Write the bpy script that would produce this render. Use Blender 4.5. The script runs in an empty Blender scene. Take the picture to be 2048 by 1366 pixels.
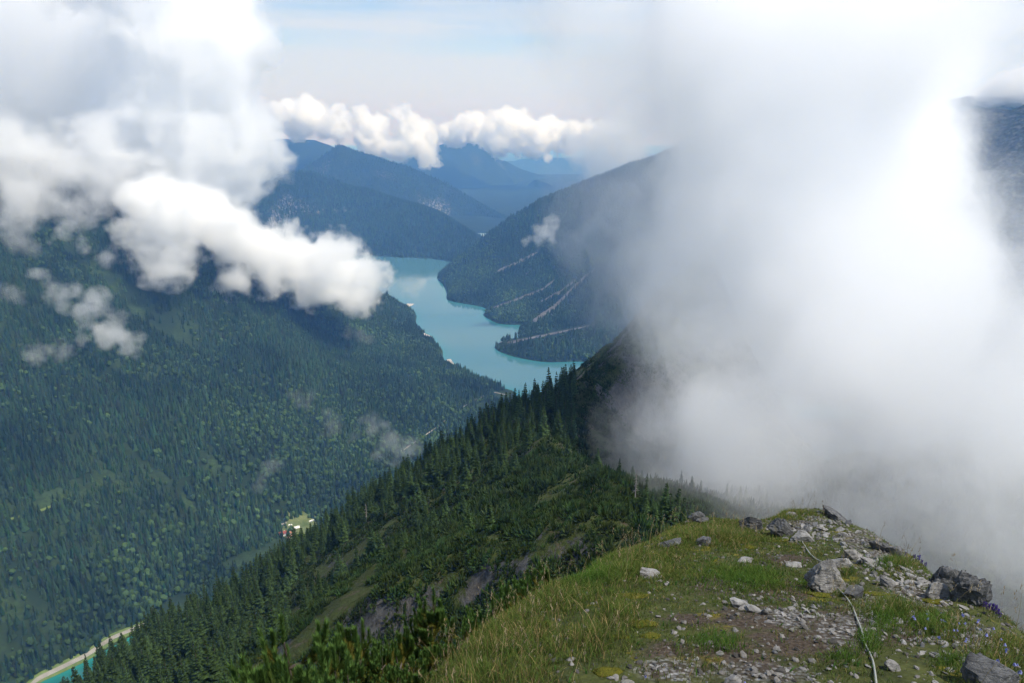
import bpy, math, random
import numpy as np
from mathutils import Vector

R = math.radians
C = bpy.context.scene
COL = C.collection
rng = np.random.default_rng(7)
random.seed(7)

# ------------------------------------------------------------------ camera, light, exposure
PITCH = R(16.8)
FPX = 1365.0                      # focal length in photo pixels (2048 px wide)
cam_d = bpy.data.cameras.new('camera'); cam = bpy.data.objects.new('camera', cam_d); COL.objects.link(cam)
cam_d.sensor_width = 36; cam_d.lens = 36*FPX/2048
cam.location = (0, 0, 0); cam.rotation_euler = (math.pi/2-PITCH, 0, 0)
cam_d.clip_start = 0.1; cam_d.clip_end = 90000
C.camera = cam

SUN_AZ, SUN_EL = R(116), R(57)     # azimuth from the view direction towards the right, height above the horizon
w = bpy.data.worlds.new('World'); C.world = w; w.use_nodes = True
nt = w.node_tree; nt.nodes.clear()
def wn(t, **k):
    n = nt.nodes.new(t)
    for a, b in k.items(): setattr(n, a, b)
    return n
sky = wn('ShaderNodeTexSky', sky_type='NISHITA', sun_disc=False, sun_elevation=SUN_EL, sun_rotation=SUN_AZ, altitude=1800, air_density=1.0, dust_density=1.2, ozone_density=1.2)
bg = wn('ShaderNodeBackground'); out = wn('ShaderNodeOutputWorld')
# thin veil of high cloud: a pale layer over the Nishita blue, streaked along the wind
tc = wn('ShaderNodeTexCoord'); mp = wn('ShaderNodeMapping'); mp.inputs['Scale'].default_value = (1.2, 1.0, 13)
mp.inputs['Rotation'].default_value = (R(3), R(-4), 0)
no = wn('ShaderNodeTexNoise'); no.inputs['Scale'].default_value = 2.3; no.inputs['Detail'].default_value = 7; no.inputs['Roughness'].default_value = .55
sx = wn('ShaderNodeSeparateXYZ')
rz = wn('ShaderNodeMapRange'); rz.inputs['From Min'].default_value = .178; rz.inputs['From Max'].default_value = .08
rz.inputs['To Min'].default_value = 0; rz.inputs['To Max'].default_value = 1
ad = wn('ShaderNodeMath', operation='MULTIPLY_ADD'); ad.inputs[1].default_value = 3.6; ad.inputs[2].default_value = -1.5
ad2 = wn('ShaderNodeMath', operation='ADD'); ad2.use_clamp = True
mx = wn('ShaderNodeMix', data_type='RGBA'); mx.inputs['B'].default_value = (4.7, 5.0, 5.4, 1)
fm = wn('ShaderNodeMath', operation='MULTIPLY'); fm.inputs[1].default_value = .80
L = nt.links.new
L(tc.outputs['Generated'], mp.inputs[0]); L(mp.outputs[0], no.inputs['Vector'])
L(tc.outputs['Generated'], sx.inputs[0]); L(sx.outputs['Z'], rz.inputs['Value'])
L(no.outputs['Fac'], ad.inputs[0]); L(ad.outputs[0], ad2.inputs[0]); L(rz.outputs[0], ad2.inputs[1])
L(ad2.outputs[0], fm.inputs[0]); L(fm.outputs[0], mx.inputs['Factor'])
L(sky.outputs[0], mx.inputs['A']); L(mx.outputs['Result'], bg.inputs['Color']); L(bg.outputs[0], out.inputs['Surface'])
bg.inputs["Strength"].default_value = 0.115

sun_d = bpy.data.lights.new('sun', 'SUN'); sun_o = bpy.data.objects.new('sun', sun_d); COL.objects.link(sun_o)
sun_d.energy = 3.7; sun_d.angle = R(0.5); sun_d.color = (1.0, .97, .93)
sun_o.rotation_euler = (math.pi/2-SUN_EL, 0, math.pi-SUN_AZ)

vs = C.view_settings; vs.view_transform = 'Standard'; vs.look = 'None'; vs.exposure = 0.56; vs.gamma = 1.0
cy = C.cycles
cy.use_denoising = True
cy.max_bounces = 70; cy.diffuse_bounces = 2; cy.glossy_bounces = 2; cy.transmission_bounces = 2
cy.volume_bounces = 64; cy.transparent_max_bounces = 512
cy.use_adaptive_sampling = True; cy.adaptive_threshold = 0.02
cy.caustics_reflective = False; cy.caustics_refractive = False
cy.sample_clamp_indirect = 10

# ------------------------------------------------------------------ helpers
cp, sp = math.cos(PITCH), math.sin(PITCH)
LAKE = -860.0
def ray(px, py):
    u = (px-1024)/FPX; v = (683-py)/FPX
    return np.array([u, cp+v*sp, -sp+v*cp])
def P(px, py, Y):                 # the point of that picture position standing Y metres away
    d = ray(px, py); return d*(Y/d[1])
def G(px, py, z=LAKE):            # ... lying at height z
    d = ray(px, py); return d*(z/d[2])
def project(p):
    p = np.asarray(p, float)
    yc = p[..., 1]*cp - p[..., 2]*sp; zc = p[..., 1]*sp + p[..., 2]*cp
    return 1024+FPX*p[..., 0]/yc, 683-FPX*zc/yc, yc

_T = rng.random((64, 64, 64)).astype(np.float32)
def vnoise(x, y, z):              # smooth value noise in -1..1
    xi = np.floor(x).astype(np.int64); yi = np.floor(y).astype(np.int64); zi = np.floor(z).astype(np.int64)
    fx = (x-xi).astype(np.float32); fy = (y-yi).astype(np.float32); fz = (z-zi).astype(np.float32)
    fx = fx*fx*fx*(fx*(fx*6-15)+10); fy = fy*fy*fy*(fy*(fy*6-15)+10); fz = fz*fz*fz*(fz*(fz*6-15)+10)
    x0 = xi & 63; x1 = (xi+1) & 63; y0 = yi & 63; y1 = (yi+1) & 63; z0 = zi & 63; z1 = (zi+1) & 63
    a = _T[x0, y0, z0]*(1-fx)+_T[x1, y0, z0]*fx; b = _T[x0, y1, z0]*(1-fx)+_T[x1, y1, z0]*fx
    c = _T[x0, y0, z1]*(1-fx)+_T[x1, y0, z1]*fx; d = _T[x0, y1, z1]*(1-fx)+_T[x1, y1, z1]*fx
    a = a*(1-fy)+b*fy; c = c*(1-fy)+d*fy
    return (a*(1-fz)+c*fz)*2-1
def fbm(x, y, z=0.0, oct=5, gain=.5, billow=False):
    x = np.asarray(x, np.float64); y = np.asarray(y, np.float64); z = np.zeros_like(x)+z
    s = np.zeros(x.shape, np.float32); a = 1.0; t = 0
    for k in range(oct):
        n = vnoise(x+17.3*k, y+5.1*k, z+9.7*k)
        s += a*((1-2*np.abs(n)) if billow else n); t += a; a *= gain
        x = x*2.03; y = y*2.03; z = z*2.03
    return s/t

def rbf(pts, c=1.0):              # surface z(x,y) through control points
    pts = np.array(pts, float); n = len(pts); sc = np.abs(pts[:, :2]).max()
    X = pts[:, :2]/sc; cc = c/sc
    D = np.sqrt(((X[:, None]-X[None])**2).sum(-1)+cc*cc)
    A = np.zeros((n+3, n+3)); A[:n, :n] = D; A[:n, n] = 1; A[:n, n+1:] = X; A[n, :n] = 1; A[n+1:, :n] = X.T
    wgt = np.linalg.lstsq(A, np.concatenate([pts[:, 2], [0, 0, 0]]), rcond=None)[0]
    def f(x, y):
        x = np.asarray(x, float)/sc; y = np.asarray(y, float)/sc
        z = wgt[n]+wgt[n+1]*x+wgt[n+2]*y
        for i in range(n): z = z+wgt[i]*np.sqrt((x-X[i, 0])**2+(y-X[i, 1])**2+cc*cc)
        return z
    return f

def mesh_np(name, V, F, mats, parent=None, tint=None, mi=None, smooth=False, link=True):
    """one mesh object from numpy arrays; F is (n,3) or (n,4)"""
    V = np.asarray(V, np.float32); F = np.asarray(F, np.int32)
    me = bpy.data.meshes.new(name); k = F.shape[1]
    me.vertices.add(len(V)); me.vertices.foreach_set('co', V.ravel())
    me.loops.add(F.size); me.loops.foreach_set('vertex_index', F.ravel())
    me.polygons.add(len(F)); me.polygons.foreach_set('loop_start', np.arange(0, F.size, k, dtype=np.int32))
    try: me.polygons.foreach_set('loop_total', np.full(len(F), k, np.int32))
    except Exception: pass
    for m in (mats if isinstance(mats, (list, tuple)) else [mats]): me.materials.append(m)
    if mi is not None: me.polygons.foreach_set('material_index', np.asarray(mi, np.int32))
    me.polygons.foreach_set('use_smooth', np.full(len(F), smooth, bool))
    if tint is not None:
        a = me.attributes.new('tint', 'FLOAT_COLOR', 'POINT')
        t = np.ones((len(V), 4), np.float32); t[:, :3] = tint; a.data.foreach_set('color', t.ravel())
    me.update(); me.validate()
    if not link: return me
    o = bpy.data.objects.new(name, me); COL.objects.link(o)
    if parent: o.parent = parent
    return o
def tag(o, label=None, cat=None, group=None, kind=None):
    if label: o['label'] = label
    if cat: o['category'] = cat
    if group: o['group'] = group
    if kind: o['kind'] = kind
    return o
def empty(name, loc=(0, 0, 0), rz=0, s=1.0):
    o = bpy.data.objects.new(name, None); COL.objects.link(o); o.location = loc; o.rotation_euler = (0, 0, rz); o.scale = (s, s, s)
    o.empty_display_size = .1
    return o
def grid_faces(nx, ny):
    i = np.arange(nx-1)[:, None]*ny+np.arange(ny-1)[None]
    return np.stack([i, i+ny, i+ny+1, i+1], -1).reshape(-1, 4)

class Terrain:
    def __init__(s, name, f, x0, x1, y0, y1, st, mat, keep=None, label=None, tint=None):
        xs = np.arange(x0, x1+st, st); ys = np.arange(y0, y1+st, st)
        s.x0, s.y0, s.st, s.nx, s.ny = x0, y0, st, len(xs), len(ys)
        X, Y = np.meshgrid(xs, ys, indexing='ij'); s.Z = f(X, Y)
        V = np.stack([X, Y, s.Z], -1).reshape(-1, 3); F = grid_faces(s.nx, s.ny)
        if keep is not None:
            k = keep(X, Y, s.Z).ravel(); F = F[k[F].any(1)]
            used = np.zeros(len(V), bool); used[F.ravel()] = True; idx = np.cumsum(used)-1
            V2 = V[used]; F = idx[F]
        else: V2 = V
        s.gx, s.gy = np.gradient(s.Z, st)
        tn = tint(V2[:, 0], V2[:, 1], V2[:, 2]) if tint else None
        s.o = mesh_np(name, V2, F, mat, smooth=True, tint=tn); s.o['kind'] = 'structure'
        if label: s.o['label'] = label
    def _s(s, A, x, y):
        u = np.clip((np.asarray(x)-s.x0)/s.st, 0, s.nx-1.001); v = np.clip((np.asarray(y)-s.y0)/s.st, 0, s.ny-1.001)
        i = u.astype(int); j = v.astype(int); a = u-i; b = v-j
        return (A[i, j]*(1-a)+A[i+1, j]*a)*(1-b)+(A[i, j+1]*(1-a)+A[i+1, j+1]*a)*b
    def z(s, x, y): return s._s(s.Z, x, y)
    def slope(s, x, y): return np.hypot(s._s(s.gx, x, y), s._s(s.gy, x, y))
    def hit(s, px, py, ymin, ymax, n=600):
        """first point of this terrain seen at a picture position"""
        d = ray(px, py); t = np.linspace(ymin/d[1], ymax/d[1], n); p = d[None]*t[:, None]
        below = s.z(p[:, 0], p[:, 1]) > p[:, 2]
        k = np.argmax(below) if below.any() else n-1
        q = p[k].copy(); q[2] = s.z(q[0], q[1]); return q

# ------------------------------------------------------------------ materials
class M:
    def __init__(s, name):
        s.m = bpy.data.materials.new(name); s.m.use_nodes = True; s.t = s.m.node_tree; s.t.nodes.clear()
        s.out = s.n('ShaderNodeOutputMaterial')
    def n(s, t, ins=None, **k):
        x = s.t.nodes.new(t)
        for a, b in k.items(): setattr(x, a, b)
        for a, b in (ins or {}).items():
            if isinstance(b, bpy.types.NodeSocket): s.t.links.new(b, x.inputs[a])
            else: x.inputs[a].default_value = b
        return x
    def noise(s, scale, detail=4, rough=.55, vec=None, dist=0):
        i = {'Scale': scale, 'Detail': detail, 'Roughness': rough, 'Distortion': dist}
        if vec is not None: i['Vector'] = vec
        return s.n('ShaderNodeTexNoise', i).outputs['Fac']
    def rng(s, v, a, b, c=0., d=1.):
        return s.n('ShaderNodeMapRange', {'Value': v, 'From Min': a, 'From Max': b, 'To Min': c, 'To Max': d}).outputs[0]
    def mix(s, f, a, b, mode='MIX'):
        x = s.n('ShaderNodeMix', data_type='RGBA', blend_type=mode)
        for k, v in (('Factor', f), ('A', a), ('B', b)):
            i = {'Factor': 0, 'A': 6, 'B': 7}[k]
            if isinstance(v, bpy.types.NodeSocket): s.t.links.new(v, x.inputs[i])
            else: x.inputs[i].default_value = v if k == 'Factor' else (*v, 1)
        return x.outputs[2]
    def math(s, op, a, b=0.0, clamp=False):
        x = s.n('ShaderNodeMath', {0: a, 1: b}, operation=op); x.use_clamp = clamp; return x.outputs[0]
    def pos(s): return s.n('ShaderNodeNewGeometry').outputs['Position']
    def obj(s): return s.n('ShaderNodeTexCoord').outputs['Object']
    def tint(s): return s.n('ShaderNodeAttribute', attribute_name='tint').outputs['Color']
    def steep(s, a, b):               # 1 where the true surface is steep
        g = s.n('ShaderNodeNewGeometry'); z = s.n('ShaderNodeSeparateXYZ', {0: g.outputs['Normal']}).outputs[2]
        return s.rng(z, a, b)
    def bsdf(s, col, rough=.9, spec=.2, bump=None, bs=.5, bd=1.0, **k):
        i = {'Base Color': col if isinstance(col, bpy.types.NodeSocket) else (*col, 1), 'Roughness': rough, 'Specular IOR Level': spec}
        if bump is not None: i['Normal'] = s.n('ShaderNodeBump', {'Height': bump, 'Strength': bs, 'Distance': bd}).outputs[0]
        i.update(k)
        b = s.n('ShaderNodeBsdfPrincipled', i); s.t.links.new(b.outputs[0], s.out.inputs['Surface']); s.b = b
        return s.m
    def leaf(s, col, tr=.25, rough=.8):   # foliage: diffuse + a little light through
        d = s.n('ShaderNodeBsdfDiffuse', {'Color': col}); t = s.n('ShaderNodeBsdfTranslucent', {'Color': col})
        m = s.n('ShaderNodeMixShader', {0: tr, 1: d.outputs[0], 2: t.outputs[0]})
        s.t.links.new(m.outputs[0], s.out.inputs['Surface']); return s.m
def mat_forest_floor():
    m = M('forest_floor'); n = m.noise(.012, 5, .6, m.pos()); n2 = m.noise(.15, 3, .6, m.pos())
    c = m.mix(m.rng(n, .42, .62), (.014, .028, .013), (.046, .078, .027))
    c = m.mix(m.rng(n2, .3, .7), c, (.02, .03, .012))
    return m.bsdf(c, .95, .05)
def mat_hill(rock_a=.55, rock_b=.75, name='mountainside'):
    m = M(name); p = m.pos(); n = m.noise(.004, 6, .6, p); n2 = m.noise(.05, 4, .6, p)
    v = m.n('ShaderNodeTexVoronoi', {'Scale': .07, 'Vector': p})
    c = m.mix(m.rng(n, .4, .65), (.014, .028, .014), (.04, .065, .024))
    c = m.mix(m.rng(v.outputs['Distance'], .1, .7), c, (.010, .018, .010))
    rk = m.mix(m.rng(n2, .3, .7), (.16, .155, .15), (.28, .27, .26))
    f = m.math('MULTIPLY', m.steep(rock_b, rock_a), m.rng(n2, .45, .6))
    return m.bsdf(m.mix(f, c, rk), .95, .05, bump=v.outputs['Distance'], bs=1, bd=8)
MAT_FLOOR = mat_forest_floor()
MAT_HILL = mat_hill()
def mat_tint(name, mul=1.0, tr=.2):
    m = M(name); c = m.tint()
    return m.leaf(c, tr)
MAT_TREES = mat_tint('spruce_foliage')
# ------------------------------------------------------------------ the valley: far hills, mountains, lakes
def ridge(name, crest, down, back, mat, step=60, rows=40, slope=.62, amp=90, fscale=1400, seed=0., face=None, label=None, jag=14):
    """a mountain chain along 3D crest points, falling to both sides with spurs and gullies"""
    c = np.array(crest); d = np.r_[0, np.cumsum(np.hypot(*(np.diff(c[:, :2], axis=0).T)))]
    n = max(int(d[-1]/step), 12); u = np.linspace(0, d[-1], n)
    cx, cyy, cz = (np.interp(u, d, c[:, k]) for k in range(3))
    ker = np.ones(3)/3
    for a in (cx, cyy):
        for _ in range(6): a[1:-1] = np.convolve(a, ker, 'valid')
    cz = cz+jag*fbm(u/170+seed, u*0+seed, seed, 5)
    if face is None:
        g = np.array([np.gradient(cx), np.gradient(cyy)]).T; g /= np.linalg.norm(g, axis=1)[:, None]
        for _ in range(8):
            g[1:-1] = (g[:-2]+g[1:-1]+g[2:])/3
        nx_, ny_ = g[:, 1], -g[:, 0]
        s = np.sign(-(nx_*cx+ny_*cyy)); nx_, ny_ = nx_*s, ny_*s     # towards the viewer
    else: nx_ = np.full(n, face[0]); ny_ = np.full(n, face[1])
    wv = np.r_[-np.linspace(back, 0, rows//3)[:-1], np.linspace(0, 1, rows)**1.25*down]
    X = cx[:, None]+nx_[:, None]*wv; Y = cyy[:, None]+ny_[:, None]*wv
    aw = np.abs(wv)
    sp_ = fbm(u/fscale*3+seed*3, u*0+1.7, seed, 4)[:, None]
    e = np.clip(aw/400, 0, 1)
    Z = cz[:, None]-slope*aw*(1+.25*sp_)+amp*e*(fbm(X/fscale+seed, Y/fscale, seed, 5)-.25*np.abs(fbm(X/fscale*2.2, Y/fscale*2.2, seed+4, 4)))
    Z = Z+amp*.12*e*fbm(X/120, Y/120, seed, 4)
    V = np.stack([X, Y, np.maximum(Z, LAKE-60)], -1).reshape(-1, 3)
    o = mesh_np(name, V, grid_faces(n, len(wv)), mat, smooth=True); o['kind'] = 'structure'
    if label: o['label'] = label
    return X, Y, Z
def tri_scatter(X, Y, Z, dens, zmin=LAKE+4):   # points on a swept grid, per square metre of plan
    ax = np.hypot(np.diff(X, axis=0)[:, :-1], np.diff(Y, axis=0)[:, :-1]); ay = np.hypot(np.diff(X, axis=1)[:-1], np.diff(Y, axis=1)[:-1])
    A = (ax*ay).ravel(); N = rng.poisson(A*dens); idx = np.repeat(np.arange(len(A)), N)
    a = rng.random(len(idx)); b = rng.random(len(idx)); nxt = X.shape[1]; i = idx//(nxt-1); j = idx % (nxt-1)
    out_ = []
    for Q in (X, Y, Z):
        out_.append((Q[i, j]*(1-a)+Q[i+1, j]*a)*(1-b)+(Q[i, j+1]*(1-a)+Q[i+1, j+1]*a)*b)
    p = np.stack(out_, -1); return p[p[:, 2] > zmin]

# low-detail trees of the far forests, all of one wood in one mesh
def cone_tree(sides, tiers, rad):
    V = []; F = []
    for t in range(tiers):
        z0 = .06+.86*t/tiers; z1 = min(1.0, z0+1.5/tiers*(.92 if tiers > 1 else .9)) if t < tiers-1 else 1.0
        r = rad*(1-.86*t/tiers)
        b = len(V); V.append((0, 0, z1))
        for k in range(sides):
            a = 2*math.pi*(k+.5*t)/sides; q = r*(.78+.44*((k*7+t*3) % 3)/2); V.append((q*math.cos(a), q*math.sin(a), z0-.03*((k+t) % 2)))
        for k in range(sides): F.append((b, b+1+k, b+1+(k+1) % sides))
    return np.array(V), np.array(F)
def blob_tree(seed):
    r2 = np.random.default_rng(seed); t = (1+5**.5)/2
    v = np.array([(-1,t,0),(1,t,0),(-1,-t,0),(1,-t,0),(0,-1,t),(0,1,t),(0,-1,-t),(0,1,-t),(t,0,-1),(t,0,1),(-t,0,-1),(-t,0,1)])/1.9
    f = np.array([(0,11,5),(0,5,1),(0,1,7),(0,7,10),(0,10,11),(1,5,9),(5,11,4),(11,10,2),(10,7,6),(7,1,8),(3,9,4),(3,4,2),(3,2,6),(3,6,8),(3,8,9),(4,9,5),(2,4,11),(6,2,10),(8,6,7),(9,8,1)])
    v = v*(1+.35*(r2.random((12, 1))-.5)); v = v*np.array([.30, .30, .42])+np.array([0, 0, .55]); return v, f
def wood(name, pts, h, kinds, tint, label):
    """pts (n,3), h (n), kinds (n) index of template, tint (n,3)"""
    VV = []; FF = []; TT = []; off = 0
    for k, (v, f) in enumerate(TREES):
        s = kinds == k
        if not s.any(): continue
        p = pts[s]; hh = h[s]; a = rng.random(len(p))*6.283; ca, sa = np.cos(a), np.sin(a); wd = hh*rng.uniform(.85, 1.25, len(p))
        X = (v[None, :, 0]*ca[:, None]-v[None, :, 1]*sa[:, None])*wd[:, None]+p[:, None, 0]
        Y = (v[None, :, 0]*sa[:, None]+v[None, :, 1]*ca[:, None])*wd[:, None]+p[:, None, 1]
        Z = v[None, :, 2]*hh[:, None]+p[:, None, 2]-.3
        VV.append(np.stack([X, Y, Z], -1).reshape(-1, 3)); FF.append((f[None]+(np.arange(len(p))*len(v))[:, None, None]+off).reshape(-1, 3))
        TT.append(np.repeat(tint[s], len(v), 0)); off += len(p)*len(v)
    o = mesh_np(name, np.concatenate(VV), np.concatenate(FF), MAT_TREES, tint=np.concatenate(TT))
    tag(o, label, 'forest', kind='stuff'); return o
TREES = [cone_tree(6, 3, .17), cone_tree(7, 4, .15), cone_tree(5, 3, .21), blob_tree(3), blob_tree(5), cone_tree(5, 1, .2)]
def tints(n, kinds, var=.35):
    base = np.array([(.033, .061, .028)]); t = base*(1+var*(rng.random((n, 1))-.5)*2)*np.array([1, 1, 1])
    t = t+np.stack([rng.normal(0, .004, n), rng.normal(0, .004, n), rng.normal(0, .003, n)], -1)
    br = (kinds == 3) | (kinds == 4)
    t[br] = np.array([.054, .094, .031])*(1+.5*(rng.random((br.sum(), 1))-.5))
    return np.clip(t, .008, .2)
def patchy(p, sc, seed=0): return fbm(p[:, 0]/sc, p[:, 1]/sc, seed, 4)

# ---- mountainside across the valley on the left
lp = [G(60, 1366, -858), G(110, 1345, -858), G(205, 1300, -858), G(290, 1250, -858), G(345, 1195, -857), G(450, 1120, -856), G(560, 1075, -856), G(620, 1050, -855), G(700, 990, -856), G(800, 900, -856), G(880, 850, -856), G(950, 810, -857), G(1010, 785, -858)]
shore = [G(1026, 782, -859), G(990, 768), G(945, 750), G(908, 735), G(885, 700), G(862, 672), G(835, 655), G(832, 640), G(815, 618), G(795, 600)]
pts = list(lp)+list(shore)
vd = np.array([.384, .923])
for q in lp[:3]: pts.append(q+np.array([.923*90, -.384*90, -40]))        # small lake bed
for q in lp[3:12]: pts.append(q+np.array([.923*130, -.384*130, 6]))
pts += [lp[4]+np.array([60, 40, 4]), lp[4]+np.array([150, -100, 5])]     # flat meadow under the ridge
for q in shore[1:]: pts.append(q+np.array([130, -30, -55]))             # main lake bed
pts += [np.array([-950, 300, -865]), np.array([-300, 500, -900]), np.array([250, 2150, -900])]
up = np.array([-.923, .384])
for q, s in ((lp[0], 250), (lp[2], 300), (lp[3], 300), (lp[5], 320), (lp[6], 300), (lp[7], 350), (lp[9], 350)):
    pts.append(np.array([*(q[:2]+up*s), q[2]+s*.60]))
for q, s in ((lp[0], 750), (lp[2], 800), (lp[3], 800), (lp[5], 800)):
    pts.append(np.array([*(q[:2]+up*s), q[2]+s*.63]))
crest = [P(-700, 220, 1900), P(-300, 250, 2150), P(0, 315, 2400), P(200, 350, 2520), P(340, 390, 2600), P(470, 410, 2700), P(520, 470, 2750), P(590, 575, 2780), P(690, 600, 2950), P(760, 590, 3250)]
pts += crest+[P(150, 620, 1820), P(0, 760, 1500), P(-500, 500, 1500), P(330, 600, 2020), P(420, 700, 1900), P(640, 690, 2350), P(740, 690, 2560), P(800, 660, 2850), P(-500, 1000, 1100)]
for q in crest: pts.append(q+np.array([-130, 320, -190]))
fl = rbf(pts, 40)
def f_left(x, y):
    z = fl(x, y); s = (np.asarray(x)+720)*up[0]+(np.asarray(y)-985)*up[1]
    a = np.clip((z-LAKE-4)/160, 0, 1)
    al = np.asarray(x)*.384+np.asarray(y)*.923
    return z+a*(58*fbm(al/260, s/900, 2.2, 4)-40*np.abs(fbm(al/170, s/700, 7.1, 3))+5*fbm(x/40, y/40, 1.1, 3))
left = Terrain('mountainside', f_left, -2900, 420, 250, 3700, 14, MAT_FLOOR, label='forested mountainside across the valley on the left')
# ---- mountain right of the lake
rs = [G(882, 565), G(895, 600), G(930, 608), G(972, 618), G(966, 630), G(1000, 648), G(1052, 654), G(1035, 668), G(1000, 688), G(1030, 714), G(1100, 725), G(1190, 725), G(1290, 735), G(1450, 745)]
rp = list(rs)
for q in rs: rp.append(q+np.array([-90, -120, -60]))
rcr = [P(905, 525, 4350), P(960, 482, 4480), P(1010, 446, 4520), P(1085, 402, 4560), P(1150, 374, 4600), P(1250, 335, 4600), P(1400, 270, 4600), P(1700, 200, 4600), P(2100, 180, 4600)]
rp += rcr+[q+np.array([60, 500, -330]) for q in rcr]
rp += [P(1085, 520, 4020), P(1200, 520, 3700), P(1130, 600, 3480), P(1200, 640, 3080), P(1250, 690, 2780), P(1400, 600, 3000), P(1600, 500, 3200), P(1800, 520, 3000)]
fr = rbf(rp, 40)
def f_right(x, y):
    z = fr(x, y); a = np.clip((z-LAKE-6)/260, 0, 1)
    s = np.asarray(x)*.83+np.asarray(y)*.55; al = -np.asarray(x)*.55+np.asarray(y)*.83
    return z+a*(46*fbm(al/330, s/1500, 5.5, 4)-45*np.abs(fbm(al/240, s/1300, 3.3, 3))+10*fbm(x/90, y/90, .7, 4))
MAT_RIGHT = mat_hill(.60, .74, 'lake_mountain')
right = Terrain('mountain', f_right, -900, 4300, 2450, 5800, 26, MAT_RIGHT, label='steep mountain with scree gullies right of the lake')
# ---- ranges behind the lake
r1 = ridge('wooded_hill', [P(-250, 330, 6900), P(200, 340, 6500), P(460, 372, 6200), P(560, 344, 6200), P(625, 345, 6250), P(700, 372, 6150), P(800, 402, 5900), P(880, 432, 5600), P(950, 478, 5200), P(1012, 507, 4980), P(1040, 515, 4900)], 2300, 900, MAT_HILL, seed=1.3, amp=170, fscale=620, slope=.31, jag=16, label='wooded hill behind the far end of the lake')
r2 = ridge('blue_mountain', [P(-300, 250, 8600), P(200, 260, 8300), P(480, 330, 8000), P(585, 352, 7800), P(625, 326, 7800), P(680, 288, 7800), P(725, 306, 7800), P(780, 322, 7850), P(840, 342, 7900), P(905, 372, 7900), P(960, 408, 7700), P(1015, 438, 7300), P(1050, 455, 7000)], 2600, 1200, MAT_HILL, seed=4.1, amp=280, fscale=760, slope=.46, jag=22, label='pointed wooded mountain behind the hill')
r2b = ridge('blue_mountain', [P(300, 280, 10000), P(480, 285, 9800), P(560, 276, 9800), P(630, 282, 9800), P(700, 305, 9900), P(800, 340, 10200)], 2600, 1200, MAT_HILL, seed=9.1, amp=240, fscale=1500, slope=.6, jag=26, label='long summit ridge under the cloud bank')
r3 = ridge('far_peak', [P(740, 350, 12600), P(800, 325, 12400), P(860, 298, 12300), P(905, 281, 12300), P(930, 279, 12300), P(958, 288, 12400), P(1000, 318, 12600), P(1062, 345, 12800), P(1110, 358, 13000), P(1160, 392, 13300), P(1200, 420, 13600)], 3600, 1800, MAT_HILL, seed=2.6, amp=330, fscale=1700, slope=.55, jag=45, label='hazy blue peak far down the valley')
r3b = ridge('far_peak', [P(1000, 420, 11300), P(1035, 385, 11300), P(1070, 358, 11300), P(1110, 372, 11300), P(1160, 400, 11400), P(1210, 430, 11500)], 1500, 900, MAT_HILL, seed=6.6, amp=90, fscale=900, slope=.5, jag=20, label='small hazy hill in front of the far peak')
r4 = ridge('far_peak', [P(980, 330, 19000), P(1080, 312, 19000), P(1160, 318, 19200), P(1230, 300, 19500), P(1330, 310, 20000), P(1500, 290, 20500), P(1800, 250, 21000)], 4200, 2000, MAT_HILL, seed=8.6, amp=260, fscale=2500, slope=.5, jag=60, label='palest range on the horizon')
r5 = ridge('dark_mountain', [P(1760, 240, 2900), P(1900, 232, 2800), P(1950, 216, 2750), P(1975, 212, 2720), P(2003, 215, 2700), P(2022, 222, 2680), P(2032, 218, 2650), P(2055, 202, 2600), P(2150, 170, 2500), P(2400, 120, 2400)], 1300, 600, MAT_HILL, seed=3.9, amp=60, fscale=500, slope=1.0, jag=10, face=(-.8, -.6), label='dark mountain behind the fog at the right edge')
r6 = ridge('far_peak', [P(1850, 225, 5300), P(1905, 204, 5200), P(1940, 189, 5200), P(1965, 194, 5200), P(1985, 190, 5200), P(2015, 196, 5200), P(2060, 220, 5200)], 1300, 700, MAT_HILL, seed=5.2, amp=70, fscale=700, slope=.8, jag=20, label='hazy grey crest above the dark mountain')
base = mesh_np('valley_floor', [(-60000, -3000, LAKE-70), (60000, -3000, LAKE-70), (60000, 70000, LAKE-70), (-60000, 70000, LAKE-70)], [(0, 1, 2, 3)], MAT_HILL); base['kind'] = 'structure'
# flat valley beyond the lake, with a pale gravel strip
vf = mesh_np('far_valley', [(-1500, 6300, LAKE+2), (1500, 6300, LAKE+2), (3500, 14000, LAKE+120), (-2500, 14000, LAKE+120)], [(0, 1, 2, 3)], MAT_HILL); vf['kind'] = 'structure'

# ---- water
def lake(name, x0, x1, y0, y1, st, terr, deep, shallow, label):
    xs = np.arange(x0, x1+st, st); ys = np.arange(y0, y1+st, st); X, Y = np.meshgrid(xs, ys, indexing='ij')
    bed = np.full(X.shape, LAKE-70.)
    for t in terr:
        ins = (X > t.x0) & (X < t.x0+t.st*(t.nx-1)) & (Y > t.y0) & (Y < t.y0+t.st*(t.ny-1))
        bed = np.where(ins, np.maximum(bed, t.z(X, Y)), bed)
    dpt = np.clip(LAKE-bed, 0, 70); f = np.exp(-dpt/9.0)[..., None]
    col = np.array(deep)*(1-f)+np.array(shallow)*f
    m = M(name+'_water'); p = m.pos()
    mp_ = m.n('ShaderNodeMapping', {0: p, 'Scale': (1, .35, 1), 'Rotation': (0, 0, R(12))}).outputs[0]
    wv = m.noise(.35, 3, .5, p); st_ = m.noise(.0042, 4, .55, mp_)
    ro = m.rng(st_, .45, .58, .03, .12)
    m.bsdf(m.tint(), ro, .5, bump=wv, bs=.05, bd=.5, IOR=1.55)
    o = mesh_np(name, np.stack([X, Y, X*0+LAKE], -1).reshape(-1, 3), grid_faces(*X.shape), m.m, tint=col.reshape(-1, 3)); o['kind'] = 'structure'; o['label'] = label
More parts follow.
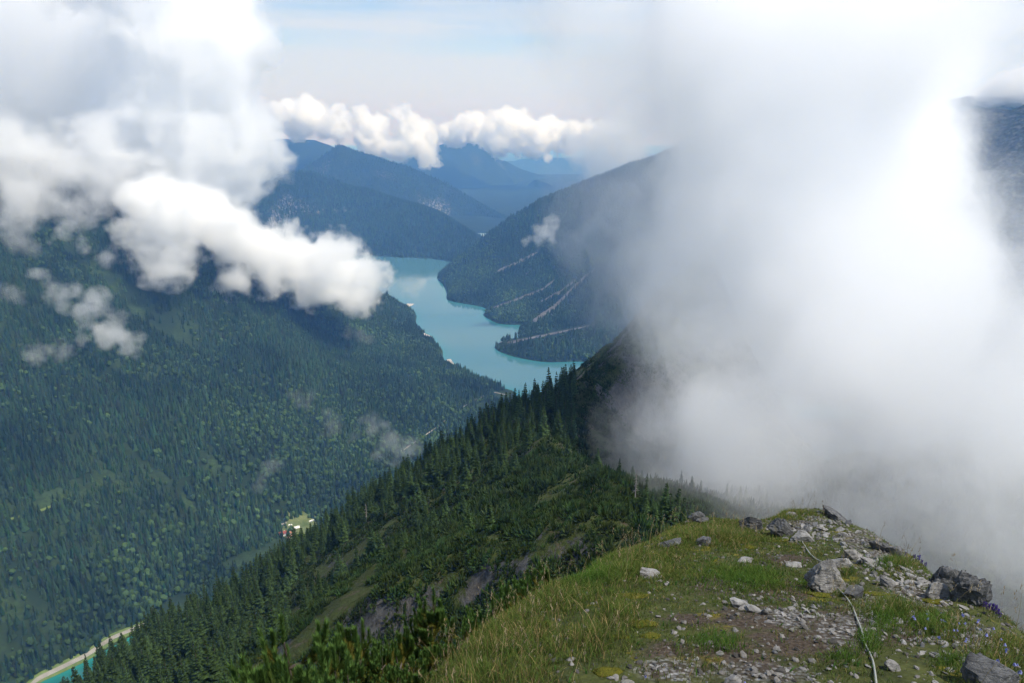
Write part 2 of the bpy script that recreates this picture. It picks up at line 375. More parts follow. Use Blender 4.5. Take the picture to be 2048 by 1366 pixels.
lake('lake', -1400, 1500, 2000, 6320, 12, (left, right), (.055, .148, .175), (.028, .17, .19), 'large turquoise lake in the valley')
lake('lake', -1000, -250, 500, 1500, 10, (left,), (.004, .080, .078), (.03, .22, .19), 'small green lake below the ridge on the left')

# ---- the woods on these slopes
def wood_on(terr, name, dens, label, far=9e9, hmean=23, slope_max=1.6, thin=.0, br=.16, kinds_far=None, seed=1, zmin=LAKE+3, keepout=None):
    xs, ys = terr.nx-1, terr.ny-1
    A = (terr.st*xs)*(terr.st*ys); n = int(A*dens)
    x = terr.x0+rng.random(n)*terr.st*xs; y = terr.y0+rng.random(n)*terr.st*ys
    z = terr.z(x, y); p = np.stack([x, y, z], -1)
    ok = z > zmin
    px, py, dd = project(p); ok &= (px > -60) & (px < 2110) & (py > 150) & (py < 1450)
    gz = terr._s(terr.gx, x, y)*x+terr._s(terr.gy, x, y)*y-z       # facing the viewer (or nearly so at a crest)
    ok &= gz > -120
    ok &= terr.slope(x, y) < slope_max
    pt = patchy(p, 140, seed)+.55*patchy(p, 45, seed+3)
    ok &= (pt < thin) | (rng.random(n) < .35)
    if keepout is not None: ok &= ~keepout(px, py, p)
    p = p[ok]; pt = pt[ok]
    bp = patchy(p, 220, seed+6)
    kinds = rng.choice([0, 1, 2], len(p)); b = rng.random(len(p)) < np.clip(br+bp*.45+.22*np.exp(-(p[:, 2]-LAKE)/130), .02, .7); kinds[b] = rng.choice([3, 4], b.sum())
    if kinds_far is not None: kinds[~b] = kinds_far
    h = hmean*(1+.3*patchy(p, 90, seed+12))*np.clip(rng.normal(.95, .25, len(p)), .4, 1.5); h[b] *= .68
    t = tints(len(p), kinds); t = t*(1+.6*patchy(p, 150, seed+9)[:, None])
    return wood(name, p, h, kinds, t, label)
def poly_d(px, py, line):             # picture distance to a polyline
    d = np.full(np.shape(px), 1e9)
    for (x0, y0), (x1, y1) in zip(line[:-1], line[1:]):
        L2 = (x1-x0)**2+(y1-y0)**2; t = np.clip(((px-x0)*(x1-x0)+(py-y0)*(y1-y0))/L2, 0, 1)
        d = np.minimum(d, np.hypot(px-x0-t*(x1-x0), py-y0-t*(y1-y0)))
    return d
ROAD = [(40, 1385), (75, 1358), (120, 1338), (175, 1312), (225, 1280), (262, 1262), (300, 1243)]
ROAD2 = [(560, 1052), (590, 1042), (622, 1033)]
ROAD3 = [(800, 905), (880, 852), (905, 830), (940, 806), (985, 785), (1012, 790)]
def ko_left(px, py, p):
    k = poly_d(px, py, ROAD) < 6.5
    k |= (poly_d(px, py, ROAD2) < 2.5) | (poly_d(px, py, ROAD3) < 2.6)
    k |= (np.abs(px-606)/(42+24*fbm(px/9, py/9, 1.2, 3))+np.abs(py-1054)/(26+16*fbm(px/8, py/8, 4.2, 3)) < 1)          # village clearing
    k |= (np.hypot((px-373)/13, (py-968)/14) < 1) | (np.hypot((px-900)/20, (py-890)/20) < 1)
    al = p[:, 0]*.384+p[:, 1]*.923; s = p[:, 0]*up[0]+p[:, 1]*up[1]
    k |= (fbm(al/70, s/420, 3.9, 4) > .46) & (rng.random(len(px)) < .8)       # avalanche tracks
    k |= (fbm(al/110, s/60, 8.9, 4) > .52) & (rng.random(len(px)) < .85)      # small clearings
    k |= (np.hypot((px-860)/14, (py-672)/8) < 1)
    return k
wood_on(left, 'forest', 1/40., 'dense conifer forest covering the mountainside on the left', thin=.36, br=.06, seed=1, keepout=ko_left, hmean=21)
SCREE = [[(990, 548), (1040, 524), (1075, 505)], [(1068, 645), (1110, 615), (1165, 560), (1190, 540)], [(988, 617), (1040, 598), (1085, 580), (1110, 560)], [(1085, 605), (1120, 585), (1165, 550)], [(1015, 688), (1060, 678), (1110, 668), (1190, 650)], [(1048, 552), (1072, 535)]]
def ko_right(px, py, p):
    k = np.zeros(len(px), bool)
    for s in SCREE: k |= poly_d(px, py, s) < 4.2*np.clip((py-490)/120, .45, 1.3)
    k |= np.hypot((px-1008)/14, (py-690)/7) < 1
    return k
wood_on(right, 'forest', 1/75., 'conifer forest on the mountain right of the lake', hmean=24, thin=.35, br=.10, kinds_far=2, seed=5, keepout=ko_right, slope_max=1.25)
for (X, Y, Z), nm, d in ((r1, 'conifer forest on the hill behind the lake', 1/210.), (r2, 'hazy forest on the pointed mountain', 1/420.)):
    p = tri_scatter(X, Y, Z, d); px, py, dd = project(p); ok = (px > 380) & (px < 1200) & (py > 200) & (py < 560); p = p[ok]
    pt = patchy(p, 260, 2); p = p[(pt < .3) | (rng.random(len(p)) < .4)]
    k = np.full(len(p), 5); t = tints(len(p), k)*(1+.4*patchy(p, 300, 3)[:, None])
    wood('forest', p, rng.uniform(22, 36, len(p)), k, t, nm)
# ------------------------------------------------------------------ the near ridge and the summit knoll
mp_ = [P(1330, 1065, 130), P(1180, 945, 182), P(1165, 985, 165), P(1100, 880, 280), P(1180, 770, 400), P(1130, 792, 402), P(1080, 806, 405), P(1000, 838, 425), P(910, 890, 430), P(830, 945, 430), P(750, 1005, 440), P(650, 1080, 450), P(560, 1130, 430), P(420, 1235, 390), P(300, 1285, 362), P(200, 1350, 338), P(60, 1480, 320),
 P(1240, 694, 445), P(1290, 640, 485), P(1350, 560, 520), P(1420, 500, 545),
 P(900, 1010, 262), P(700, 1160, 235), P(1000, 950, 280), P(1060, 1010, 190), P(800, 1040, 300), P(560, 1260, 270), P(400, 1366, 240), P(820, 1090, 215), P(950, 1050, 190), P(1050, 900, 290),
 P(1150, 1050, 135), P(1000, 1105, 140), P(850, 1160, 146), P(740, 1205, 150), P(600, 1295, 152), P(450, 1400, 150),
 P(1150, 1120, 130), P(1000, 1185, 134), P(950, 1212, 136), P(800, 1285, 139), P(680, 1366, 141),
 P(1237, 765, 426), P(1262, 745, 432), P(1300, 715, 440), P(1250, 860, 413), P(1288, 885, 409), P(1335, 905, 404), P(1180, 835, 366), P(1205, 885, 332), P(1215, 800, 404), P(1130, 850, 340), P(1270, 950, 262), P(1340, 975, 232), P(1300, 1010, 190), P(1400, 1010, 190)]
mpts = list(mp_)
for q in mp_[6:17]: mpts.append(q+np.array([-60, 100, -120]))
for q in mp_[4:6]: mpts.append(q+np.array([-10, 110, -105]))
for q in mp_[17:21]: mpts.append(q+np.array([-60, 100, -110]))
mpts += [np.array(v) for v in [(-6, 9, -12.5), (-3, 5, -9), (-10, 5, -13), (-18, 12, -21), (0, 15, -14), (-15, 25, -28), (-40, 45, -58), (-80, 60, -95), (0, 40, -36), (10, 60, -48), (22, 100, -70), (-20, 80, -82), (-40, 110, -112), (-60, 115, -128), (-120, 120, -165), (-200, 150, -215), (-300, 200, -290), (-150, 40, -140),
 (14, 14, -14), (30, 30, -40), (60, 80, -90), (8, 18, -12.5), (80, 150, -128), (115, 190, -120), (141, 200, -114), (170, 220, -112), (230, 280, -130), (90, 30, -75), (160, 100, -130), (60, 300, -175), (110, 380, -190), (160, 450, -180), (200, 350, -190), (260, 470, -270), (330, 560, -350), (330, 400, -310), (210, 570, -240), (120, 640, -230)]]
fm_ = rbf(mpts, 3.0)
def f_mid(x, y):
    z = fm_(x, y); d = np.hypot(x, y); a = np.clip((d-12)/60, 0, 1)
    rk = np.clip(1-np.abs(np.asarray(y)-141-.02*np.asarray(x))/16, 0, 1)*np.clip((40-np.asarray(x))/30, 0, 1)
    return z+a*(8.5*fbm(x/50, y/50, 4.4, 5)+2.2*fbm(x/12, y/11, 2.2, 4))+rk*3.2*fbm(x/4.5, y/4.5, 9.1, 4)-rk*2*np.abs(fbm(x/9, y/30, 1.9, 3))
def mat_ridge():
    m = M('ridge_ground'); p = m.pos(); n = m.noise(.06, 5, .6, p); n2 = m.noise(.7, 4, .6, p); n3 = m.noise(.25, 5, .65, p)
    st = m.n('ShaderNodeMapping', {0: p, 'Scale': (1, 1, .25)}).outputs[0]; cr = m.noise(.5, 6, .7, st, 1.0)
    g = m.mix(m.rng(n, .35, .65), (.038, .055, .016), (.085, .11, .03)); g = m.mix(m.rng(n2, .35, .7), g, (.05, .06, .02))
    g = m.mix(m.rng(n3, .56, .66), g, (.10, .085, .055))
    rk = m.mix(m.rng(cr, .3, .7), (.034, .035, .036), (.15, .15, .148)); rk = m.mix(m.rng(n3, .5, .65), rk, (.13, .118, .10))
    s_ = m.math('ADD', m.steep(.80, .60), m.rng(n2, .3, .7, -.3, .3)); f = m.rng(s_, .35, .6)
    return m.bsdf(m.mix(f, g, rk), .95, .1, bump=cr, bs=1, bd=2.6)
mid = Terrain('ridge', f_mid, -420, 330, 5, 640, 2.2, mat_ridge(), label='steep ridge falling away below the summit')

kp = [P(1024, 1366, 3.1), P(1400, 1366, 3.0), P(1750, 1366, 3.0), P(2048, 1366, 3.1), P(1300, 1250, 4.0), P(1650, 1175, 5.2), P(1900, 1235, 4.35), P(1500, 1100, 6.8), P(1640, 1035, 9.6), P(1520, 1042, 9.4), P(1450, 1042, 9.3), P(1560, 1075, 7.9), P(1750, 1110, 6.6), P(1800, 1180, 5.1), P(1350, 1120, 6.3), P(1200, 1180, 5.1)]
le = [P(1385, 1040, 9.4), P(1310, 1078, 8.0), P(1240, 1112, 7.0), P(1130, 1170, 5.5), P(1035, 1235, 4.7), P(985, 1305, 3.9), P(940, 1380, 3.2)]
re = [P(1655, 1024, 10.2), P(1760, 1078, 8.2), P(1850, 1135, 6.9), P(1955, 1212, 5.5), P(2048, 1268, 4.6), P(2200, 1366, 3.6)]
kpts = kp+le+re
for q in le: kpts += [q+np.array([-.7, .45, -1.0]), q+np.array([-2.6, 1.2, -4.2])]
for q in re: kpts += [q+np.array([.6, .5, -.95]), q+np.array([2.2, 1.8, -4.2])]
kpts += [P(1500, 1036, 9.6)+np.array([0, 1.2, -1.4]), P(1500, 1036, 9.6)+np.array([0, 5, -6.5]), P(1640, 1022, 10.2)+np.array([0, 1, -1.0]), P(1640, 1022, 10.2)+np.array([.5, 4, -5])]
kpts += [np.array(v) for v in [(0, 0, -1.75), (2, 0, -1.9), (-1.6, .6, -2.5), (5, 0, -2.7), (0, -4, -1.6), (4, -4, -2.2), (-4, -3, -3.5), (-5, 3, -7.6), (9, 1, -5.5)]]
fk = rbf(kpts, .25)
def f_kn(x, y): return fk(x, y)+.05*fbm(np.asarray(x)/.9, np.asarray(y)/.9, 3.3, 4)+.018*fbm(np.asarray(x)/.16, np.asarray(y)/.16, 1.3, 3)
def mat_knoll():
    m = M('summit_turf'); p = m.pos(); n = m.noise(1.1, 5, .6, p); n2 = m.noise(5, 5, .65, p); n3 = m.noise(38, 3, .6, p); n4 = m.noise(2.3, 4, .6, p, .5)
    soil = m.mix(m.rng(n3, .35, .65), (.030, .021, .014), (.085, .066, .05))
    turf = m.mix(m.rng(n2, .35, .65), (.028, .034, .011), (.07, .08, .022)); turf = m.mix(m.rng(n4, .60, .68), turf, (.16, .13, .01))
    v = m.n('ShaderNodeTexVoronoi', {'Scale': 26, 'Vector': p}); sc = m.n('ShaderNodeSeparateColor', {0: v.outputs['Color']}).outputs[0]
    gr = m.mix(m.rng(sc, .0, 1.), (.10, .097, .093), (.30, .295, .285)); gr = m.mix(m.rng(v.outputs['Distance'], .25, .6), gr, (.05, .04, .03))
    # bare trodden strip and the stony right side
    s = m.n('ShaderNodeSeparateXYZ', {0: p}); a = m.tint(); av = m.n('ShaderNodeSeparateColor', {0: a})
    f1 = m.rng(m.math('ADD', n2, av.outputs[0]), .62, .80)          # bare soil
    f2 = m.rng(m.math('ADD', n, av.outputs[1]), .70, .86)           # gravel
    c = m.mix(f1, turf, soil); c = m.mix(f2, c, gr)
    h = m.math('ADD', m.math('MULTIPLY', n3, .5), m.math('MULTIPLY', v.outputs['Distance'], .6))
    return m.bsdf(c, .95, .15, bump=h, bs=.7, bd=.02)
GRAVEL = [((1560, 1350), 150, 34), ((1700, 1270), 110, 60), ((1740, 1200), 50, 26), ((1800, 1330), 120, 60), ((1330, 1340), 90, 40), ((1620, 1050), 90, 26), ((1780, 1110), 80, 40), ((1840, 1190), 90, 40), ((1960, 1290), 90, 60), ((1580, 1240), 60, 25), ((1720, 1080), 70, 30)]
BARE = [((1520, 1240), 110, 30), ((1560, 1180), 100, 28), ((1600, 1290), 160, 40), ((1450, 1170), 80, 24), ((1380, 1240), 60, 16), ((1480, 1320), 120, 30), ((1560, 1120), 60, 14), ((1420, 1300), 70, 20), ((1660, 1240), 60, 30), ((1340, 1300), 70, 20), ((1800, 1270), 60, 24)]
def zone(Z, x, y, z):
    px, py, d = project(np.stack([x, y, z], -1)); r = np.zeros(len(x))
    for (cx, cy2), a, b in Z: r = np.maximum(r, np.exp(-(((px-cx)/a)**2+((py-cy2)/b)**2)))
    return r
def tint_knoll(x, y, z):
    b = zone(BARE, x, y, z); g = zone(GRAVEL, x, y, z)
    return np.stack([.42*b, .36*g, b*0], -1)
knoll = Terrain('summit', f_kn, -6, 12, -3, 17, .06, mat_knoll(), label='grassy stony summit knoll in the foreground', tint=tint_knoll)
# ------------------------------------------------------------------ spruces and mountain pines on the near ridge
MAT_BARK = M('bark'); MAT_BARK = MAT_BARK.bsdf(MAT_BARK.mix(MAT_BARK.rng(MAT_BARK.noise(9, 4), .3, .7), (.05, .04, .032), (.13, .11, .095)), .95, .1)
MAT_DEAD = M('dead_wood'); MAT_DEAD = MAT_DEAD.bsdf(MAT_DEAD.mix(MAT_DEAD.rng(MAT_DEAD.noise(6, 4), .3, .7), (.16, .14, .125), (.32, .30, .28)), .95, .1)
MAT_NEEDLE = mat_tint('needles', tr=.3)
class MB:                           # collects triangles
    def __init__(s): s.V = []; s.F = []; s.T = []
    def tri(s, a, b, c, t):
        k = len(s.V); s.V += [a, b, c]; s.F.append((k, k+1, k+2)); s.T += [t, t, t]
    def tube(s, pts, rad, sides=6, t=(1, 1, 1)):
        pts = [Vector(p) for p in pts]; base = len(s.V); n = len(pts)
        for i, p in enumerate(pts):
            d = (pts[min(i+1, n-1)]-pts[max(i-1, 0)]).normalized(); u = d.orthogonal().normalized(); v = d.cross(u)
            r = rad[i] if hasattr(rad, '__len__') else rad
            for k in range(sides):
                a = 2*math.pi*k/sides; s.V.append(tuple(p+u*(r*math.cos(a))+v*(r*math.sin(a)))); s.T.append(t)
        for i in range(n-1):
            for k in range(sides):
                a = base+i*sides+k; b = base+i*sides+(k+1) % sides; s.F.append((a, b, b+sides)); s.F.append((a, b+sides, a+sides))
        for e, rev in ((0, 1), (n-1, 0)):
            c = len(s.V); s.V.append(tuple(pts[e])); s.T.append(t)
            for k in range(sides):
                a = base+e*sides+k; b = base+e*sides+(k+1) % sides; s.F.append((c, b, a) if rev else (c, a, b))
    def mesh(s, name, mat, smooth=False): return mesh_np(name, s.V, s.F, mat, tint=np.array(s.T), smooth=smooth, link=False)
def link(name, me, parent=None, loc=None, rz=0, sc=1):
    o = bpy.data.objects.new(name, me); COL.objects.link(o)
    if parent: o.parent = parent
    if loc is not None: o.location = loc
    o.rotation_euler = (0, 0, rz)
    o.scale = sc if hasattr(sc, '__len__') else (sc, sc, sc)
    return o
def spruce(seed, rad=.16, start=.06, dens=1.0, light=1.0, ragged=.35):
    r = np.random.default_rng(seed); c = MB(); t = MB()
    t.tube([(0, 0, -.03), (0, 0, .5), (.004, 0, .985)], [.017, .011, .002], 6)
    nl = int(26*dens)
    for i in range(nl):
        z = start+(1-start)*((i+r.uniform(-.3, .3))/nl)
        if z > .985: continue
        ln = rad*((1-z)**.82+.05)*(1.0 if z > .2 else .75+1.2*z); nb = 7 if z < .7 else 5
        for k in range(nb):
            a = 2*math.pi*(k+r.random()*.8+.37*i)/nb; L_ = ln*(1+ragged*(r.random()-.55)*2)
            if r.random() < .08: continue
            ca, sa = math.cos(a), math.sin(a); dr = L_*(.55-.9*z+.25*r.random())
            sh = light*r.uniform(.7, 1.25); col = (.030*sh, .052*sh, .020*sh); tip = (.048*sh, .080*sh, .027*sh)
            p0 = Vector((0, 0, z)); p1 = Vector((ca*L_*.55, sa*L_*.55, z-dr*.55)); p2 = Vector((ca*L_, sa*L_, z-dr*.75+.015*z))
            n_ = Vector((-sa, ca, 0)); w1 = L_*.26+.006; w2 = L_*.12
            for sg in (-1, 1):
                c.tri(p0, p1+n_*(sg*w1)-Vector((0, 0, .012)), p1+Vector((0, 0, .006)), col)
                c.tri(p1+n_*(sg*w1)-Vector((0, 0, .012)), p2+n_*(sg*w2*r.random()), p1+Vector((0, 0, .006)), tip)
            h = .022+.03*r.random()*(1-z)
            c.tri(p1*.6+p0*.4, p2, p1-Vector((ca*-.01, sa*-.01, h)), col)
    for k in range(3):
        a = k*2.1; c.tri((.010*math.cos(a), .010*math.sin(a), .93), (.010*math.cos(a+2), .010*math.sin(a+2), .93), (0, 0, 1.0), (.03, .05, .02))
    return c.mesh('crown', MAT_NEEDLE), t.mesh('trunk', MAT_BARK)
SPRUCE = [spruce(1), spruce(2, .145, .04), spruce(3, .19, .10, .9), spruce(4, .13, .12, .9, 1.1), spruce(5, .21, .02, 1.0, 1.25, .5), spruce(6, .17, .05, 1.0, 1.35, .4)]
GRASS_STRIPS = [[(745, 1140), (690, 1195), (610, 1275), (560, 1330)], [(770, 1062), (690, 1120), (640, 1145)], [(600, 1285), (520, 1335), (470, 1375)], [(1005, 925), (960, 990), (900, 1020)], [(880, 1050), (800, 1085), (760, 1105)], [(1070, 1010), (1110, 985), (1140, 955), (1175, 938)], [(1195, 1028), (1235, 1050)], [(430, 1190), (470, 1240), (540, 1190)], [(640, 1100), (590, 1140)], [(1040, 845), (1090, 838)], [(1235, 735), (1275, 700)]]
CLIFF = [[(1150, 1085), (1050, 1120), (960, 1170), (930, 1195)], [(900, 1160), (860, 1215), (820, 1270), (790, 1310)], [(780, 1225), (720, 1260), (670, 1320)], [(1232, 785), (1262, 830), (1290, 870)]]
def on_mid(n, x0, x1, y0, y1):
    x = rng.uniform(x0, x1, n); y = rng.uniform(y0, y1, n); z = mid.z(x, y); p = np.stack([x, y, z], -1)
    px, py, d = project(p); ok = (px > -80) & (px < 2150) & (py < 1470) & (py > 560) & (d > 0)
    gz = mid._s(mid.gx, x, y)*x+mid._s(mid.gy, x, y)*y-z
    ok &= gz > -25
    return p[ok]
def seen(p):                         # not hidden behind the ridge's own ground
    t = np.linspace(.25, .985, 60)[None]; q = p[:, None, :]*t[..., None]
    return (mid.z(q[..., 0], q[..., 1]) < q[..., 2]+6.0).all(1) & ~(((knoll.z(q[..., 0], q[..., 1]) > q[..., 2]+.0) & (q[..., 1] < 14) & (q[..., 0] > -5.5) & (q[..., 0] < 11)).any(1))
# individual spruces
cand = on_mid(12000, -400, 250, 100, 620)
px, py, dd = project(cand)
edge = np.interp(px, [60, 200, 300, 420, 560, 650, 750, 830, 910, 1000, 1080, 1140, 1200, 1260], [1455, 1350, 1285, 1230, 1130, 1080, 1005, 945, 890, 838, 806, 790, 760, 720])
below_edge = py-edge
pr = np.where(below_edge < 22, .85, np.where(below_edge < 70, .50, np.where(below_edge < 140, .26, .085)))
pr = np.where((px < 560) & (below_edge < 130), np.maximum(pr, .7), pr)
pr = np.where(px > 1150, np.where(py < 860, .01, .06), pr); pr = np.where((px > 1225) & (py < 900), 0, pr)
pr = np.where((px > 1250) & (py > 930), .35, pr)
for s in GRASS_STRIPS[:3]: pr = np.where(poly_d(px, py, s) < 22, 0, pr)
for s in CLIFF: pr = np.where(poly_d(px, py, s) < 25, 0, pr)
cand = cand[(rng.random(len(cand)) < pr*1.0)]
keepm = []
for i, q in enumerate(cand):         # keep a little distance between neighbours
    if all((q[0]-k[0])**2+(q[1]-k[1])**2 > 10 for k in keepm): keepm.append(q)
cand = np.array(keepm); cand = cand[seen(cand)]
px, py, dd = project(cand); hh = rng.uniform(9, 19, len(cand)); hh = np.where(px < 600, hh*1.18, hh)
hh = np.where(px > 1180, hh*.62, hh); hh = np.where((py-np.interp(px, [60, 200, 300, 420, 560, 650, 750, 830, 910, 1000, 1080, 1140, 1200, 1260], [1455, 1350, 1285, 1230, 1130, 1080, 1005, 945, 890, 838, 806, 790, 760, 720]) > 110) & (px > 600), hh*.6, hh)
ext = [(P(x_, y_, Y_), 0.0) for x_, y_, Y_ in [(1293, 966, 150), (1313, 1000, 142), (1333, 962, 150), (1345, 985, 146), (1352, 972, 156), (1324, 1015, 138), (1384, 1000, 165), (1365, 1010, 140), (1283, 1000, 150), (1305, 990, 158), (1372, 990, 150), (1262, 975, 190), (1196, 895, 270), (1240, 915, 240)]]+[(P(1100, 795, 402), 21), (P(1128, 792, 402), 20), (P(1112, 793, 405), 17), (P(1070, 808, 405), 18), (P(1092, 800, 403), 14), (P(1192, 742, 440), 9), (P(1172, 752, 420), 8), (P(1045, 820, 410), 14), (P(1245, 692, 452), 6)]
for q, h_ in ext:
    q = np.array(q); tz = q[2]+h_; q[2] = mid.z(q[0], q[1]); h_ = float(np.clip(tz-q[2], 6, 26)); cand = np.vstack([cand, q]); hh = np.r_[hh, h_]
px, py, dd = project(cand); order = np.argsort(-hh/dd)
n_ind = 300
def spruce_label(x, y, d):
    if x > 1250 and y > 900: return 'young spruce in the group behind the grassy knoll beside the fog', 'spruces behind the knoll'
    if y < 870 and x > 1020: return 'tall dark spruce on the ridge crest standing against the lake', 'spruces on the crest against the lake'
    e = np.interp(x, [60, 200, 300, 420, 560, 650, 750, 830, 910, 1000, 1080, 1140], [1455, 1350, 1285, 1230, 1130, 1080, 1005, 945, 890, 838, 806, 790])
    if y-e < 30: return ('dark spruce on the lower left edge of the ridge above the small green lake' if x < 420 else 'dark spruce along the ridge edge in front of the valley forest'), ('spruces above the small lake' if x < 420 else 'spruces along the ridge edge')
    if x < 620: return 'dark spruce inside the dense stand at the lower left of the ridge', 'spruces in the lower left stand'
    return 'scattered spruce rising out of the dark pine scrub on the ridge slope', 'spruces scattered in the pine scrub'
rest = []
for c_, i in enumerate(order):
    q = cand[i]
    if c_ >= n_ind: rest.append(i); continue
    lb, gp = spruce_label(px[i], py[i], dd[i]); k = rng.integers(0, 4) if rng.random() < .72 else rng.integers(4, 6)
    if px[i] > 1250 and py[i] > 900: k = [4, 5, 2][rng.integers(0, 3)]
    o = empty('spruce', (q[0], q[1], q[2]-.15), rng.random()*6.28); o.scale = (hh[i]*rng.uniform(.75, 1.4),)*2+(hh[i],); o.rotation_euler = (rng.normal()*.035, rng.normal()*.035, rng.random()*6.28)
    tag(o, lb, 'tree', gp); link('crown', SPRUCE[k][0], o); link('trunk', SPRUCE[k][1], o)
if rest:
    rest = np.array(rest); VV = []; FF = []; TT = []; off = 0
    arr = []
    for cm_, tm_ in SPRUCE:
        v = np.empty(len(cm_.vertices)*3, np.float32); cm_.vertices.foreach_get('co', v); f = np.empty(len(cm_.loops), np.int32); cm_.loops.foreach_get('vertex_index', f)
        c = np.empty(len(cm_.vertices)*4, np.float32); cm_.attributes['tint'].data.foreach_get('color', c); arr.append((v.reshape(-1, 3), f.reshape(-1, 3), c.reshape(-1, 4)[:, :3]))
    for i in rest:
        v, f, c = arr[rng.integers(0, 6)]; a = rng.random()*6.28; wd = hh[i]*rng.uniform(.95, 1.3); ca, sa = math.cos(a), math.sin(a)
        VV.append(np.stack([(v[:, 0]*ca-v[:, 1]*sa)*wd, (v[:, 0]*sa+v[:, 1]*ca)*wd, v[:, 2]*hh[i]], -1)+cand[i]); FF.append(f+off); off += len(v); TT.append(c*rng.uniform(.8, 1.2))
    o = mesh_np('spruce_stand', np.concatenate(VV), np.concatenate(FF), MAT_NEEDLE, tint=np.concatenate(TT)); tag(o, 'smaller spruces standing between the larger ones on the ridge', 'trees', kind='stuff')
print('spruces', len(cand))
# bare dead trees
def dead_tree(seed, h, label, q, thin=1.0):
    r = np.random.default_rng(seed); t = MB(); b = MB()
    t.tube([(0, 0, -.3), (.05*h/10, 0, h*.5), (.02*h, .01*h, h)], [.022*h*thin, .014*h*thin, .004*h], 7)
    for i in range(26):
        z = h*(.25+.72*r.random()); a = r.random()*6.28; L_ = h*.13*(1.15-z/h)*r.uniform(.6, 1.4)
        b.tube([(0, 0, z), (math.cos(a)*L_*.6, math.sin(a)*L_*.6, z-L_*.25), (math.cos(a)*L_, math.sin(a)*L_, z-L_*.2)], [.006*h, .004*h, .0015*h], 4)
    o = empty('dead_tree', q); tag(o, label, 'tree'); link('trunk', t.mesh('trunk', MAT_DEAD), o); link('branches', b.mesh('branches', MAT_DEAD), o)
for sd, h_, qx, qy, Y, lb in ((1, 19, 418, 1250, 388, 'bare grey dead spruce in the dark stand at the lower left'), (2, 9, 1268, 1030, 165, 'thin bare dead tree left of the young spruces behind the knoll'), (3, 12, 737, 1095, 330, 'small bare grey tree on the ridge slope below the village')):
    q = np.array(P(qx, qy, Y)); q[2] = mid.z(q[0], q[1]); dead_tree(sd, h_, lb, q)

# carpet of mountain pine
def bush_parts(seed, shoots, segs):
    r = np.random.default_rng(seed); V = []; F = []; T = []
    for i in range(shoots):
        a = r.random()*6.28; rr = math.sqrt(r.random()); x, y = math.cos(a)*rr, math.sin(a)*rr; top = .95*math.sqrt(max(1-rr*rr*.85, .02))*r.uniform(.75, 1.15)
        b = top*.25; lean = .22*rr; tx_, ty_ = x+math.cos(a)*lean, y+math.sin(a)*lean; w_ = r.uniform(.10, .18); k = len(V); sh = r.uniform(.75, 1.3)
        for j in range(segs):
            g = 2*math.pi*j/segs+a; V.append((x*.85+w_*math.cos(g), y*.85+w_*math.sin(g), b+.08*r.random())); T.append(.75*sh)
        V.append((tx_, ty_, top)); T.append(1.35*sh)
        for j in range(segs): F.append((k+j, k+(j+1) % segs, k+segs))
    return np.array(V), np.array(F), np.array(T)
BUSH = [bush_parts(11, 26, 4), bush_parts(12, 30, 4), bush_parts(13, 22, 4)]; BUSH_FAR = [bush_parts(14, 13, 3), bush_parts(15, 15, 3)]
bp_ = np.concatenate([on_mid(44000, -330, 200, 95, 270), on_mid(40000, -400, 330, 240, 640)])
px, py, dd = project(bp_); ok = mid.slope(bp_[:, 0], bp_[:, 1]) < 1.7
for s, wd in zip(GRASS_STRIPS, (11, 9, 16, 7, 8, 12, 13, 14, 9, 7, 5)): ok &= poly_d(px, py, s) > wd*(.75+.8*fbm(bp_[:, 0]/9, bp_[:, 1]/9, 3.1, 3))
for s, wd in zip(CLIFF, (22, 20, 20, 24)): ok &= (poly_d(px, py, s) > wd*(.8+1.2*fbm(bp_[:, 0]/6, bp_[:, 1]/6, 8.1, 3))) | (rng.random(len(bp_)) < .10)
ok &= fbm(bp_[:, 0]/20, bp_[:, 1]/20, 6.6, 4) < .46
bp_ = bp_[ok]; bp_ = bp_[seen(bp_)]
VV = []; FF = []; TT = []; off = 0; px, py, dd = project(bp_)
kind = np.where(dd < 230, rng.integers(0, 3, len(bp_)), rng.integers(3, 5, len(bp_)))
for k, (v, f, t) in enumerate(BUSH+BUSH_FAR):
    p = bp_[kind == k]
    if not len(p): continue
    a = rng.random(len(p))*6.28; ca, sa = np.cos(a)[:, None], np.sin(a)[:, None]; s = (.8+1.7*rng.random(len(p))**2)[:, None]*(1.0 if k < 3 else 1.5)
    X = (v[None, :, 0]*ca-v[None, :, 1]*sa)*s+p[:, None, 0]; Y = (v[None, :, 0]*sa+v[None, :, 1]*ca)*s+p[:, None, 1]
    Z = v[None, :, 2]*s*rng.uniform(.9, 1.35, len(p))[:, None]+mid.z(X, Y)*.55+p[:, None, 2]*.45-.25
    VV.append(np.stack([X, Y, Z], -1).reshape(-1, 3)); FF.append((f[None]+(np.arange(len(p))*len(v))[:, None, None]+off).reshape(-1, 3)); off += len(p)*len(v)
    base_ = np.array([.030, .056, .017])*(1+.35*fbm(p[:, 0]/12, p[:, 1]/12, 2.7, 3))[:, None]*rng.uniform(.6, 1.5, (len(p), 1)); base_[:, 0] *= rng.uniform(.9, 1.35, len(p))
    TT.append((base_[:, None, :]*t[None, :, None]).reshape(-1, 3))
o = mesh_np('pine_scrub', np.concatenate(VV), np.concatenate(FF), MAT_NEEDLE, tint=np.concatenate(TT)); tag(o, 'dark green mountain pine scrub covering the near ridge', 'shrubs', kind='stuff')
